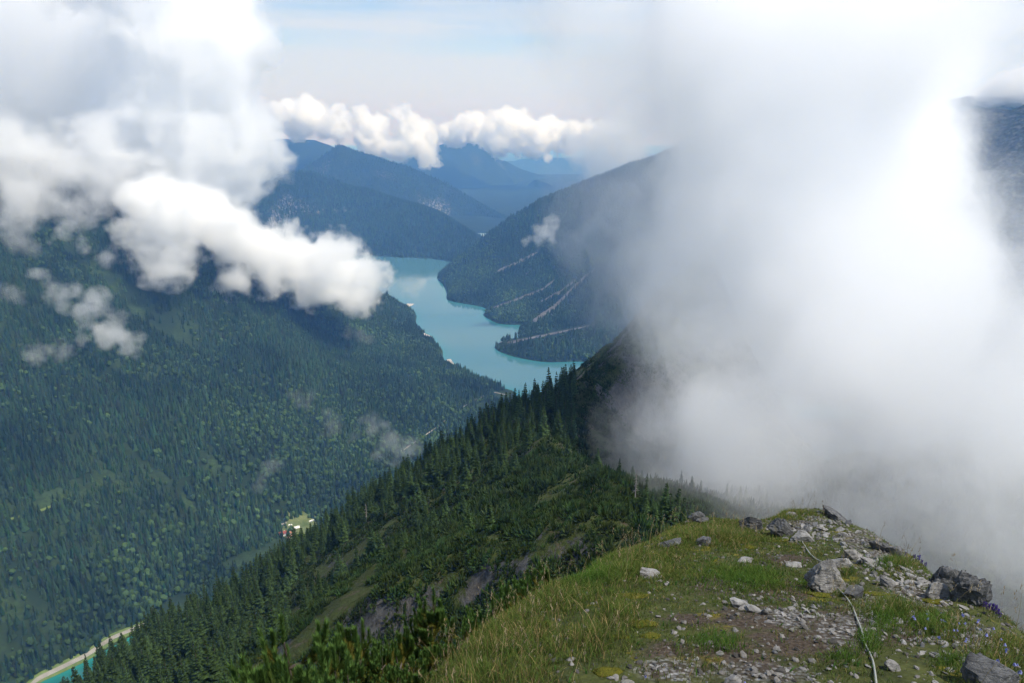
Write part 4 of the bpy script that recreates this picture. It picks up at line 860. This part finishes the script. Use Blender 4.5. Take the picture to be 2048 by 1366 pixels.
# harebells
def flat_tint(name, col, tr=.3):
    m = M(name); n = m.noise(40, 3, .5, m.pos()); return m.leaf(m.mix(m.rng(n, .3, .7), tuple(c*.8 for c in col), col), tr)
M_BELL = flat_tint('harebell_petal', (.30, .32, .66)); M_VIO = flat_tint('violet_petal', (.10, .06, .30)); M_STEM = flat_tint('flower_stem', (.06, .10, .03))
def bell_mesh(seed):
    s = MB(); r = np.random.default_rng(seed); h = 1.0; b = r.uniform(-.2, .2); s.tube([(0, 0, 0), (.04, b*.2, .5), (.10, b*.4, .88), (.19, b*.5, .97), (.24, b*.5, .93)], .012, 5)
    f = MB(); c = Vector((.25, b*.5, .93)); dwn = Vector((.35, 0, -1)).normalized(); u = dwn.orthogonal().normalized(); v = dwn.cross(u); rings = [(0, .018), (.04, .045), (.09, .052), (.13, .07)]
    k0 = 0; N = 10
    for j, (z, rd) in enumerate(rings):
        for i in range(N):
            a = 6.283*i/N; e = .035 if (j == 3 and i % 2 == 0) else 0; f.V.append(tuple(c+dwn*(z+e)+(u*math.cos(a)+v*math.sin(a))*(rd+e*.6))); f.T.append((1, 1, 1))
    for j in range(3):
        for i in range(N): a = j*N+i; b2 = j*N+(i+1) % N; f.F += [(a, b2, b2+N), (a, b2+N, a+N)]
    return mesh_np('stem', s.V, s.F, M_STEM, smooth=True, link=False), mesh_np('blossom', f.V, f.F, M_BELL, smooth=True, link=False)
BELL = [bell_mesh(i) for i in range(3)]
fl_ = [(1818, 1232), (1832, 1235), (1850, 1228), (1858, 1236), (1870, 1232), (1880, 1240), (1893, 1244), (1897, 1252), (1905, 1240), (1885, 1222), (1912, 1230), (1925, 1238), (1935, 1246), (1905, 1258), (1958, 1262), (1966, 1268), (1975, 1262), (1922, 1272), (1930, 1278), (1990, 1275), (2000, 1285), (2010, 1300), (2008, 1310), (1985, 1330), (1995, 1336), (2012, 1338), (2020, 1345), (2028, 1352), (2035, 1340), (2022, 1330), (1976, 1345), (1845, 1250), (1875, 1285), (2040, 1322), (1950, 1236), (1962, 1246), (1295, 1360), (1480, 1362)]
for i, (a, b) in enumerate(fl_):
    q = kn(a, b+22); d = project(q)[2]; o = empty('harebell', q, rng.random()*6.28, rng.uniform(.075, .115)); k = i % 3
    far = a < 1600
    tag(o, 'single blue harebell in the front gravel at the bottom of the picture' if far else ('pale blue harebell on the right slope of the knoll' if b < 1290 else 'blue harebell in the grass at the lower right corner'), 'flower', 'harebells in the front gravel' if far else ('harebells on the right slope' if b < 1290 else 'harebells in the lower right corner'))
    link('stem', BELL[k][0], o); link('blossom', BELL[k][1], o)
s = MB(); s.tube([(0, 0, 0), (.03, 0, .6), (.05, .02, 1.0)], .014, 5); vs_ = mesh_np('stem', s.V, s.F, M_STEM, link=False); v = MB(); r_ = np.random.default_rng(5)
for i in range(34):
    z = .5+.5*r_.random(); a = r_.random()*6.28; p0 = Vector((.04, .01, z)); d0 = Vector((math.cos(a), math.sin(a), .3)); v.tri(tuple(p0), tuple(p0+d0*.13+Vector((0, 0, .05))), tuple(p0+d0*.12-Vector((-.04*math.sin(a), .04*math.cos(a), .05))), (1, 1, 1))
vb = mesh_np('blossom', v.V, v.F, M_VIO, link=False)
for a, b in [(1972, 1230), (1978, 1232), (1984, 1236), (1990, 1240), (1997, 1245), (1966, 1224), (1848, 1140), (1835, 1130), (1826, 1124), (1842, 1134), (1810, 1120)]:
    q = kn(a, b); o = empty('violet_flower', q, rng.random()*6.28, rng.uniform(.08, .13)); top_ = b < 1200
    tag(o, 'dark violet flower spike on the upper right edge of the knoll' if top_ else 'dark violet flower spike on the skyline right of the dark rocks', 'flower', 'violet flowers on the upper edge' if top_ else 'violet flowers beside the dark rocks'); link('stem', vs_, o); link('blossom', vb, o)
# young mountain pines at the lower left
def pine(seed, whorls=6):
    r = np.random.default_rng(seed); w_ = MB(); c = MB()
    def shoot(p0, p1, n, col, ang=.75, ln=.058, wd=.0085):
        p0, p1 = Vector(p0), Vector(p1); d = (p1-p0); L_ = d.length; d.normalize(); u = d.orthogonal().normalized(); v_ = d.cross(u)
        n = int(n*1.7)
        for i in range(n):
            t = (i+r.random())/n; a = r.random()*6.283; rad = u*math.cos(a)+v_*math.sin(a); an = ang*r.uniform(.6, 1.15)*(1-.45*t); dr = d*math.cos(an)+rad*math.sin(an); b = p0+d*(L_*t); e = b+dr*ln*r.uniform(.8, 1.15); s_ = d.cross(rad)*(wd/2); k = r.uniform(.65, 1.25)
            c.tri(tuple(b-s_), tuple(b+s_), tuple(e), (col[0]*k, col[1]*k, col[2]*k))
    old = (.15, .145, .030); mid_c = (.080, .125, .028); new = (.10, .18, .045)
    H = .22*whorls; lean = Vector((r.uniform(-.12, .12), r.uniform(-.1, .1), 0)); tp = [Vector((0, 0, -.5))+lean*0]+[lean*(i/whorls)**2*1.5+Vector((0, 0, H*i/whorls)) for i in range(whorls+1)]
    w_.tube(tp, [.030]+[.026*(1-.75*i/whorls) for i in range(whorls+1)], 7)
    for i in range(whorls):
        z0, z1 = tp[i+1], tp[min(i+2, whorls+1)]
        if i >= 1: shoot(z0*.3+tp[i]*.7, z1, 120, old if i < whorls-1 else mid_c, .9, .05)
        for k in range(r.integers(3, 6)):
            a = r.random()*6.283; L_ = (.50-.33*(i/whorls))*r.uniform(.7, 1.25); dv = Vector((math.cos(a), math.sin(a), 0)); b0 = z0; b1 = z0+dv*L_*.6+Vector((0, 0, L_*.22)); b2 = z0+dv*L_*.95+Vector((0, 0, L_*.75))
            w_.tube([b0, b1, b2], [.012, .008, .005], 5); shoot(b0*.5+b1*.5, b1, 60, old, 1.0); shoot(b1, b2, 110, mid_c if r.random() < .6 else old, .9); shoot(b2, b2+Vector((dv.x*.03, dv.y*.03, .13)), 75, new, .72, .06)
            for q in range(3):
                a2 = a+r.choice([-1, 1])*r.uniform(.5, 1.1); d2_ = Vector((math.cos(a2), math.sin(a2), 0)); e1 = b1+d2_*L_*.35+Vector((0, 0, L_*.35)); w_.tube([b1, e1], [.006, .004], 4); shoot(b1, e1, 75, old if r.random() < .5 else mid_c, .95); shoot(e1, e1+Vector((0, 0, .12)), 65, new, .72, .06)
    shoot(tp[-1], tp[-1]+Vector((0, 0, .2)), 110, new, .72, .062)
    return c.mesh('foliage', MAT_NEEDLE), w_.mesh('trunk', MAT_BARK), H+.2
PINES = [pine(21, 7), pine(22, 6), pine(23, 5), pine(24, 8)]
pl = [(583, 1232, 5.3, 3, 'tall yellowish young pine standing above the others at the lower left'), (850, 1186, 6.6, 0, 'tall slender young pine in front of the grey cliff'), (655, 1282, 5.0, 1, 0), (725, 1245, 6.2, 0, 'dark upright young pine between the two tall ones'), (800, 1275, 5.8, 2, 0), (690, 1275, 6.4, 1, 0), (510, 1318, 5.0, 1, 0), (462, 1342, 4.9, 2, 'lowest young pine at the left end of the pines'), (905, 1280, 6.4, 2, 0), (935, 1255, 7.2, 1, 0), (760, 1300, 5.2, 3, 0), (620, 1312, 4.7, 2, 0), (560, 1300, 4.6, 0, 0), (870, 1290, 5.3, 1, 0), (960, 1225, 8.3, 1, 0), (985, 1195, 9.2, 2, 0), (1015, 1170, 10.2, 1, 0), (1050, 1150, 11, 0, 0), (1085, 1140, 11.5, 2, 0), (920, 1235, 9.0, 3, 0), (700, 1330, 4.4, 1, 0), (830, 1320, 4.8, 3, 0), (1040, 1180, 9, 2, 0), (780, 1335, 4.3, 0, 0), (900, 1325, 5.0, 2, 0), (640, 1345, 4.2, 1, 0), (545, 1350, 4.3, 2, 0)]
for a, b, Y, k, lb in pl:
    q = P(a, b, Y); zb = max(knoll.z(q[0], q[1]) if (q[0] > -6) else -99, mid.z(q[0], q[1])); sc = np.clip((q[2]-zb)/PINES[k][2], .55, 1.7)
    o = empty('young_pine', (q[0], q[1], q[2]-sc*PINES[k][2]), rng.random()*6.28, sc); hi = b < 1235 and a > 900
    tag(o, lb or ('dark mountain pine shrub below the left grass edge of the knoll' if hi else 'low young pine in the thicket at the lower left'), 'pine', 'pine shrubs below the grass edge' if hi else 'young pines in the lower left thicket')
    link('foliage', PINES[k][0], o); link('trunk', PINES[k][1], o)
# ------------------------------------------------------------------ air and clouds
def vol_mat(name, dens, g=.3, col=(1, 1, 1)):
    m = M(name); v = m.n('ShaderNodeVolumeScatter', {'Color': (*col, 1), 'Density': dens, 'Anisotropy': g})
    m.t.links.new(v.outputs[0], m.out.inputs['Volume']); return m.m
def surface_net(Fd, o, cell):
    """closed surface of Fd > 0 on a regular grid"""
    S = Fd > 0; nx, ny, nz = Fd.shape
    cnt = np.zeros((nx-1, ny-1, nz-1), np.int8)
    for i in (0, 1):
        for j in (0, 1):
            for k in (0, 1): cnt += S[i:nx-1+i, j:ny-1+j, k:nz-1+k]
    act = (cnt > 0) & (cnt < 8); ci = np.argwhere(act); idx = -np.ones(act.shape, np.int64); idx[act] = np.arange(len(ci))
    acc = np.zeros((len(ci), 3)); num = np.zeros(len(ci))
    crn = [(i, j, k) for i in (0, 1) for j in (0, 1) for k in (0, 1)]
    for a in crn:
        for ax in range(3):
            if a[ax]: continue
            b = list(a); b[ax] = 1
            fa = Fd[ci[:, 0]+a[0], ci[:, 1]+a[1], ci[:, 2]+a[2]]; fb = Fd[ci[:, 0]+b[0], ci[:, 1]+b[1], ci[:, 2]+b[2]]
            cr = (fa > 0) != (fb > 0); t = np.where(cr, fa/np.where(cr, fa-fb, 1), 0)
            p = np.array(a, float)[None]+np.zeros((len(ci), 3)); p[:, ax] += t
            acc[cr] += p[cr]; num[cr] += 1
    V = (ci+acc/num[:, None])*cell+o
    Fc = []
    for ax in range(3):
        sl0 = [slice(1, -1)]*3; sl1 = [slice(1, -1)]*3; sl0[ax] = slice(0, -1); sl1[ax] = slice(1, None)
        A = S[tuple(sl0)]; B = S[tuple(sl1)]; e = np.argwhere(A != B); up_ = A[tuple(e.T)]
        off = [1, 1, 1]; off[ax] = 0; e = e+np.array(off)
        u, v = [(1, 2), (2, 0), (0, 1)][ax]
        def cidx(du, dv):
            q = e.copy(); q[:, u] += du; q[:, v] += dv; return idx[q[:, 0], q[:, 1], q[:, 2]]
        f = np.stack([cidx(-1, -1), cidx(0, -1), cidx(0, 0), cidx(-1, 0)], -1)
        f[~up_] = f[~up_][:, ::-1]; Fc.append(f)
    return V, np.concatenate(Fc)
def cloud(label, spheres, layers, cell, amp, nsc, seed=0., billow=.6, blend=.35, flat=1.0, name='cloud', squash=1.0, group=None, cat='cloud', frag=(0, 0, 0)):
    """spheres: (px, py, Y, radius in picture px) or (x, y, z, r, 'w') in metres; layers: (inset, density) from the outside in"""
    S = []
    for s in spheres:
        if len(s) == 5: S.append(s[:4])
        else: S.append((*P(*s[:3]), s[3]*s[2]/FPX/math.cos(PITCH)*1.0))
    S = np.array(S, float)
    if frag[0]:                      # ragged smaller billows round every big one
        q = np.random.default_rng(int(seed*100)); ex = []
        for s in S:
            for _ in range(frag[0]):
                d = q.normal(size=3); d /= np.linalg.norm(d); ex.append((*(s[:3]+d*s[3]*q.uniform(.55, 1.15)), s[3]*q.uniform(frag[1], frag[2])))
        S = np.vstack([S*np.array([1, 1, 1, .8]), ex])
    c = S[:, :3]; r = S[:, 3]; pad = amp*1.2+3*cell
    lo = (c-r[:, None]).min(0)-pad; hi = (c+r[:, None]).max(0)+pad; n = np.ceil((hi-lo)/cell).astype(int)+1
    ax = [lo[k]+cell*np.arange(n[k]) for k in range(3)]
    X, Y, Z = np.meshgrid(*ax, indexing='ij'); X = X.astype(np.float32); Y = Y.astype(np.float32); Z = Z.astype(np.float32)
    kk = 1/(blend*np.median(r)); acc = np.zeros(X.shape, np.float32)
    for (a, b, d), q in zip(c, r):
        i0, j0, k0 = [max(int((v-q-6/kk-lo[m])/cell), 0) for m, v in enumerate((a, b, d))]
        i1, j1, k1 = [int((v+q+6/kk-lo[m])/cell)+2 for m, v in enumerate((a, b, d))]
        sl = (slice(i0, i1), slice(j0, j1), slice(k0, k1))
        dd = np.sqrt((X[sl]-a)**2+((Y[sl]-b)/flat)**2+((Z[sl]-d)/squash)**2); acc[sl] += np.exp(np.clip(kk*(q-dd), -30, 40))
    f = np.log(acc+1e-12)/kk
    maxin = max(l[0] for l in layers)
    band = (f > -amp*1.1) & (f < amp*1.1+maxin)
    x, y, z = X[band]/nsc, Y[band]/nsc, Z[band]/nsc
    nz_ = np.zeros(len(x), np.float32)
    if billow > 0: nz_ += billow*(fbm(x+seed, y, z, 6, .62, True)*1.5-.30)
    if billow < 1: nz_ += (1-billow)*fbm(x*.8+seed+3.3, y*.8, z*.8, 7, .66)*2.0
    f[band] += amp*nz_
    for a in (0, -1):
        f[a] = -1e3; f[:, a] = -1e3; f[:, :, a] = -1e3
    root = None
    for k, l in enumerate(layers):
        ins, den = l[:2]; g = l[2] if len(l) > 2 else .3
        ff = f-ins
        if not (ff > 0).any(): continue
        V, Fc = surface_net(ff, lo, cell); vm = vol_mat(name+'_vapour', den, g)
        lab = np.arange(len(V))        # connected pieces: each is a mesh of its own, specks are dropped
        while True:
            m_ = lab[Fc].min(1); l2 = lab.copy()
            np.minimum.at(l2, Fc.ravel(), np.repeat(m_, 4)); l2 = l2[l2]
            if (l2 == lab).all(): break
            lab = l2
        ids, cn = np.unique(lab, return_counts=True); ids = ids[np.argsort(-cn)]; cn = np.sort(cn)[::-1]
        for j in range(len(ids)):
            if j and cn[j] < max(60, .02*cn[0]): break
            sel = lab == ids[j]; im = np.cumsum(sel)-1; fs = Fc[sel[Fc[:, 0]]]
            o = mesh_np(name if root is None else (name+'_core' if k else name+'_puff'), V[sel], im[fs], vm, smooth=True, parent=root)
            if root is None: root = o; tag(o, label, cat, group)
    return root

HZ = vol_mat('haze_air', 9.0e-5, .2, (.19, .45, 1.0))
hv = np.array([(x, y, z) for x in (-61000, 61000) for y in (-3600, 71000) for z in (LAKE-71, 1500)])
hf = [(0, 1, 3, 2), (4, 6, 7, 5), (0, 4, 5, 1), (2, 3, 7, 6), (0, 2, 6, 4), (1, 5, 7, 3)]
hz = mesh_np('haze', hv, hf, HZ); hz['kind'] = 'stuff'; hz['label'] = 'bluish haze filling the valley'

# the tall cloud rolling over the left mountain
cloud('tall bright white cloud tower rolling over the crest of the left mountainside', [
 (330, -40, 2400, 150), (440, 20, 2350, 80), (478, 90, 2350, 46), (430, 140, 2350, 80), (350, 120, 2380, 100), (340, 210, 2350, 120), (455, 220, 2350, 64), (500, 270, 2350, 36), (400, 300, 2300, 92), (280, 320, 2320, 80), (530, 320, 2400, 22), (330, 390, 2250, 74), (420, 385, 2300, 58), (250, 250, 2350, 90)],
 [(-10, .003), (2, .007), (20, .009), (60, .005)], 7, 90, 120, 1.7, .6, frag=(4, .22, .5))
cloud('dim grey cloud veil filling the upper left corner behind the bright tower', [
 (150, 20, 2750, 180), (-60, 60, 2800, 190), (120, 200, 2700, 150), (-60, 260, 2650, 150), (100, 330, 2550, 80), (0, 350, 2450, 60), (240, 120, 2750, 120), (200, 300, 2600, 80)],
 [(-30, .0012), (10, .0022), (60, .003)], 11, 130, 200, 6.7, .35, frag=(3, .3, .6))
cloud('broken grey white cloud lying on the forested crest at the left edge', [(0, 300, 2150, 55), (70, 325, 2150, 58), (150, 335, 2180, 58), (225, 345, 2200, 52), (45, 385, 2050, 36), (-50, 340, 2100, 60), (110, 370, 2120, 34), (180, 380, 2150, 30)],
 [(-8, .003), (8, .006), (26, .009)], 6.5, 62, 90, 9.3, .4, frag=(4, .25, .55))
cloud('long white cloud tongue sliding down the left mountainside toward the lake', [
 (330, 440, 2080, 66), (400, 440, 2150, 70), (300, 400, 2100, 50), (465, 470, 2250, 66), (530, 500, 2300, 66), (590, 530, 2380, 66), (645, 560, 2420, 66), (690, 565, 2450, 60), (720, 545, 2480, 46), (742, 560, 2480, 32), (690, 500, 2480, 34), (715, 590, 2400, 32), (620, 590, 2360, 34), (540, 555, 2280, 30), (640, 510, 2450, 34), (470, 560, 2200, 22), (455, 590, 2180, 20), (370, 515, 2050, 30), (335, 535, 2020, 24)],
 [(-8, .003), (0, .007), (10, .012), (30, .012)], 4.4, 58, 70, 5.1, .45, frag=(6, .18, .5))
for lb, sp_, dn in (
 ('ragged cloud scrap hanging on the left mountainside below the big cloud', [(60, 430, 1950, 36), (110, 400, 1980, 38), (160, 385, 2000, 36), (30, 465, 1900, 22), (140, 350, 2050, 36), (200, 390, 2020, 26)], .010),
 ('small torn cloud patch left of the long white tongue', [(125, 470, 1880, 22), (160, 490, 1880, 14), (215, 515, 1850, 14), (255, 520, 1850, 22), (290, 535, 1850, 16), (240, 490, 1860, 16)], .012),
 ('bright round cloud puff low over the left forest with a trailing tail', [(185, 625, 1650, 32), (200, 655, 1640, 32), (230, 680, 1620, 24), (262, 690, 1610, 18), (190, 595, 1660, 18)], .020),
 ('oval cloud puff above the bright round one on the left forest', [(105, 575, 1720, 22), (130, 585, 1720, 20), (85, 565, 1720, 12)], .016),
 ('thin low cloud scrap at the left edge of the forest', [(15, 580, 1700, 20), (35, 590, 1700, 14)], .010),
 ('flat grey cloud scrap below the round puff near the left edge', [(95, 700, 1560, 22), (125, 712, 1560, 18), (75, 715, 1560, 14)], .012),
 ('little wisp of mist over the forest near the village', [(545, 925, 1250, 20), (530, 940, 1250, 16), (520, 965, 1250, 14)], .005),
 ('slanting wisp of mist beside the dark ridge', [(745, 860, 1500, 24), (775, 885, 1480, 26), (800, 905, 1450, 26), (735, 845, 1500, 14)], .0065),
 ('faint wisp of mist in the middle of the left forest', [(600, 800, 1700, 22), (625, 815, 1700, 16), (660, 845, 1650, 20), (655, 825, 1650, 14)], .0035),
 ('faint mist smudge low on the left forest', [(410, 1010, 1350, 16), (400, 1035, 1350, 12)], .004),
 ('faint mist strand under the tip of the white tongue', [(690, 670, 2200, 14), (715, 668, 2200, 14), (735, 675, 2200, 10)], .004),
 ('small white cloud scrap in front of the mountain right of the lake', [(1090, 465, 3000, 16), (1105, 450, 3000, 12), (1075, 478, 3000, 12), (1103, 470, 3000, 13), (1058, 480, 3000, 8)], .012),
 ('tiny white wisp on the hill behind the lake', [(675, 421, 5200, 5), (688, 420, 5200, 6)], .004),
 ):
    rr = np.median([s[3]*s[2]/FPX for s in sp_])
    cloud(lb, sp_, [(0, dn*.22), (rr*.25, dn*.35), (rr*.6, dn*.5)], max(rr/11, 1.8), rr*1.35, rr*1.7, sp_[0][0]*.013, .3, group=None, frag=(6, .25, .6))
# bank of cumulus along the far range
bank = []
r3_ = np.random.default_rng(11)
top = [(535, 215), (570, 200), (640, 205), (690, 200), (760, 222), (820, 208), (850, 240), (900, 245), (930, 225), (980, 225), (1030, 215), (1070, 225), (1110, 230), (1150, 255), (1200, 240), (1240, 245)]
bot = [(535, 260), (600, 275), (650, 278), (700, 285), (760, 315), (810, 322), (865, 330), (880, 300), (930, 270), (960, 285), (1000, 310), (1040, 325), (1090, 318), (1140, 300), (1200, 290), (1240, 300)]
tx = np.array(top); bx_ = np.array(bot)
for px in np.arange(530, 1250, 9):
    a = np.interp(px, tx[:, 0], tx[:, 1]); b = np.interp(px, bx_[:, 0], bx_[:, 1])
    for k in range(3):
        if 868 < px < 884 or 700 < px < 712: continue
        q = r3_.uniform(7, 20) if k else r3_.uniform(11, 30)
        py = r3_.uniform(a+q*.8, max(b-q*.6, a+q*.8+1)); bank.append((px+r3_.uniform(-8, 8), py, (8900 if px < 700 else 9400 if px < 860 else 10800)+r3_.uniform(-300, 300), q))
bank += [(770, 318, 8500, 12), (800, 322, 8600, 12), (850, 325, 8800, 14), (870, 322, 9000, 12), (600, 288, 7600, 9), (595, 300, 7600, 6), (745, 320, 7600, 7), (946, 339, 11000, 3.5)]
cloud('bank of bright white cumulus along the far mountain range', bank, [(0, .006), (20, .012), (80, .016)], 14, 85, 150, 3.3, .75, blend=.15, frag=(2, .25, .5))
cloud('soft white cloud veil at the right end of the cumulus bank', [(1150, 290, 9000, 30), (1200, 300, 8800, 40), (1250, 290, 8600, 50), (1180, 340, 8700, 26), (1240, 250, 8800, 40)], [(0, .0012), (60, .002)], 40, 160, 420, 7.7, .3)
cloud('white cloud billow over the dark mountain at the right edge', [(1990, 185, 3800, 22), (2020, 170, 3800, 26), (2055, 165, 3800, 30), (2080, 190, 3800, 28), (1960, 190, 3900, 14)], [(0, .004), (20, .01)], 12, 40, 110, 8.2, .5)
# the bank of fog boiling up on the right of the ridge
FOG = [(1600, 320, 330, 230), (1560, 120, 360, 220), (1700, 100, 330, 200), (1630, 560, 300, 210), (1530, 480, 340, 140), (1770, 400, 280, 125), (1820, 620, 240, 140), (1720, 760, 220, 190), (1550, 740, 280, 130), (1580, 900, 200, 120), (1570, 880, 220, 80), (1720, 950, 170, 110), (1930, 800, 190, 140), (2060, 930, 150, 160), (1975, 1130, 110, 100), (2100, 1150, 90, 130), (1780, 1080, 120, 70), (1640, 1010, 150, 60),
 (1500, 250, 380, 110), (1500, 40, 400, 110), (1900, 40, 300, 90)]
FOG += [(1620, 300, 700, 210), (1740, 330, 680, 160), (1620, 560, 650, 170), (1780, 600, 560, 170), (1680, 80, 650, 210), (1920, 1030, 165, 130), (1850, 1010, 200, 125), (1690, 1000, 180, 95), (1550, 970, 200, 75), (1780, 1060, 120, 80), (2060, 1190, 105, 110), (2040, 1060, 140, 130), (1760, 900, 230, 160)]
fr_ = np.random.default_rng(31)
for i in range(46):                 # ragged billows on the side facing the valley
    y_ = fr_.uniform(-60, 960); x_ = np.interp(y_, [-60, 100, 250, 400, 550, 700, 850, 960], [1400, 1390, 1430, 1400, 1450, 1480, 1510, 1540])+fr_.normal()*45
    FOG.append((x_, y_, np.interp(y_, [0, 500, 900], [400, 370, 240])+fr_.uniform(-40, 40), fr_.choice([22, 34, 50, 90])))
cloud('huge bank of bright white fog boiling up right of the ridge', FOG, [(-18, .0018, .25), (-9, .004, .25), (0, .010, .25), (8, .011, .25), (18, .011, .25), (32, .009, .25)], 3.4, 36, 60, 2.4, .35, blend=.42, name='fog_bank', cat='fog')
cloud('thin torn veil of mist along the left edge of the fog bank', [(1210, 30, 460, 110), (1190, -60, 470, 120), (1250, 170, 450, 90), (1240, 290, 440, 70), (1270, 260, 440, 80), (1265, 400, 430, 70), (1265, 520, 420, 45), (1290, 620, 410, 34), (1390, 700, 380, 50), (1340, 440, 420, 90), (1340, 560, 410, 70), (1350, 120, 440, 110), (1340, 290, 430, 90), (1330, -40, 450, 110), (1420, 820, 300, 40), (1440, 920, 240, 40), (1290, 60, 450, 90)],
 [(-12, .0018, .25), (-2, .0032, .25), (10, .006, .25), (24, .008, .25)], 3.2, 36, 46, 5.9, .3, blend=.5, frag=(5, .25, .6))
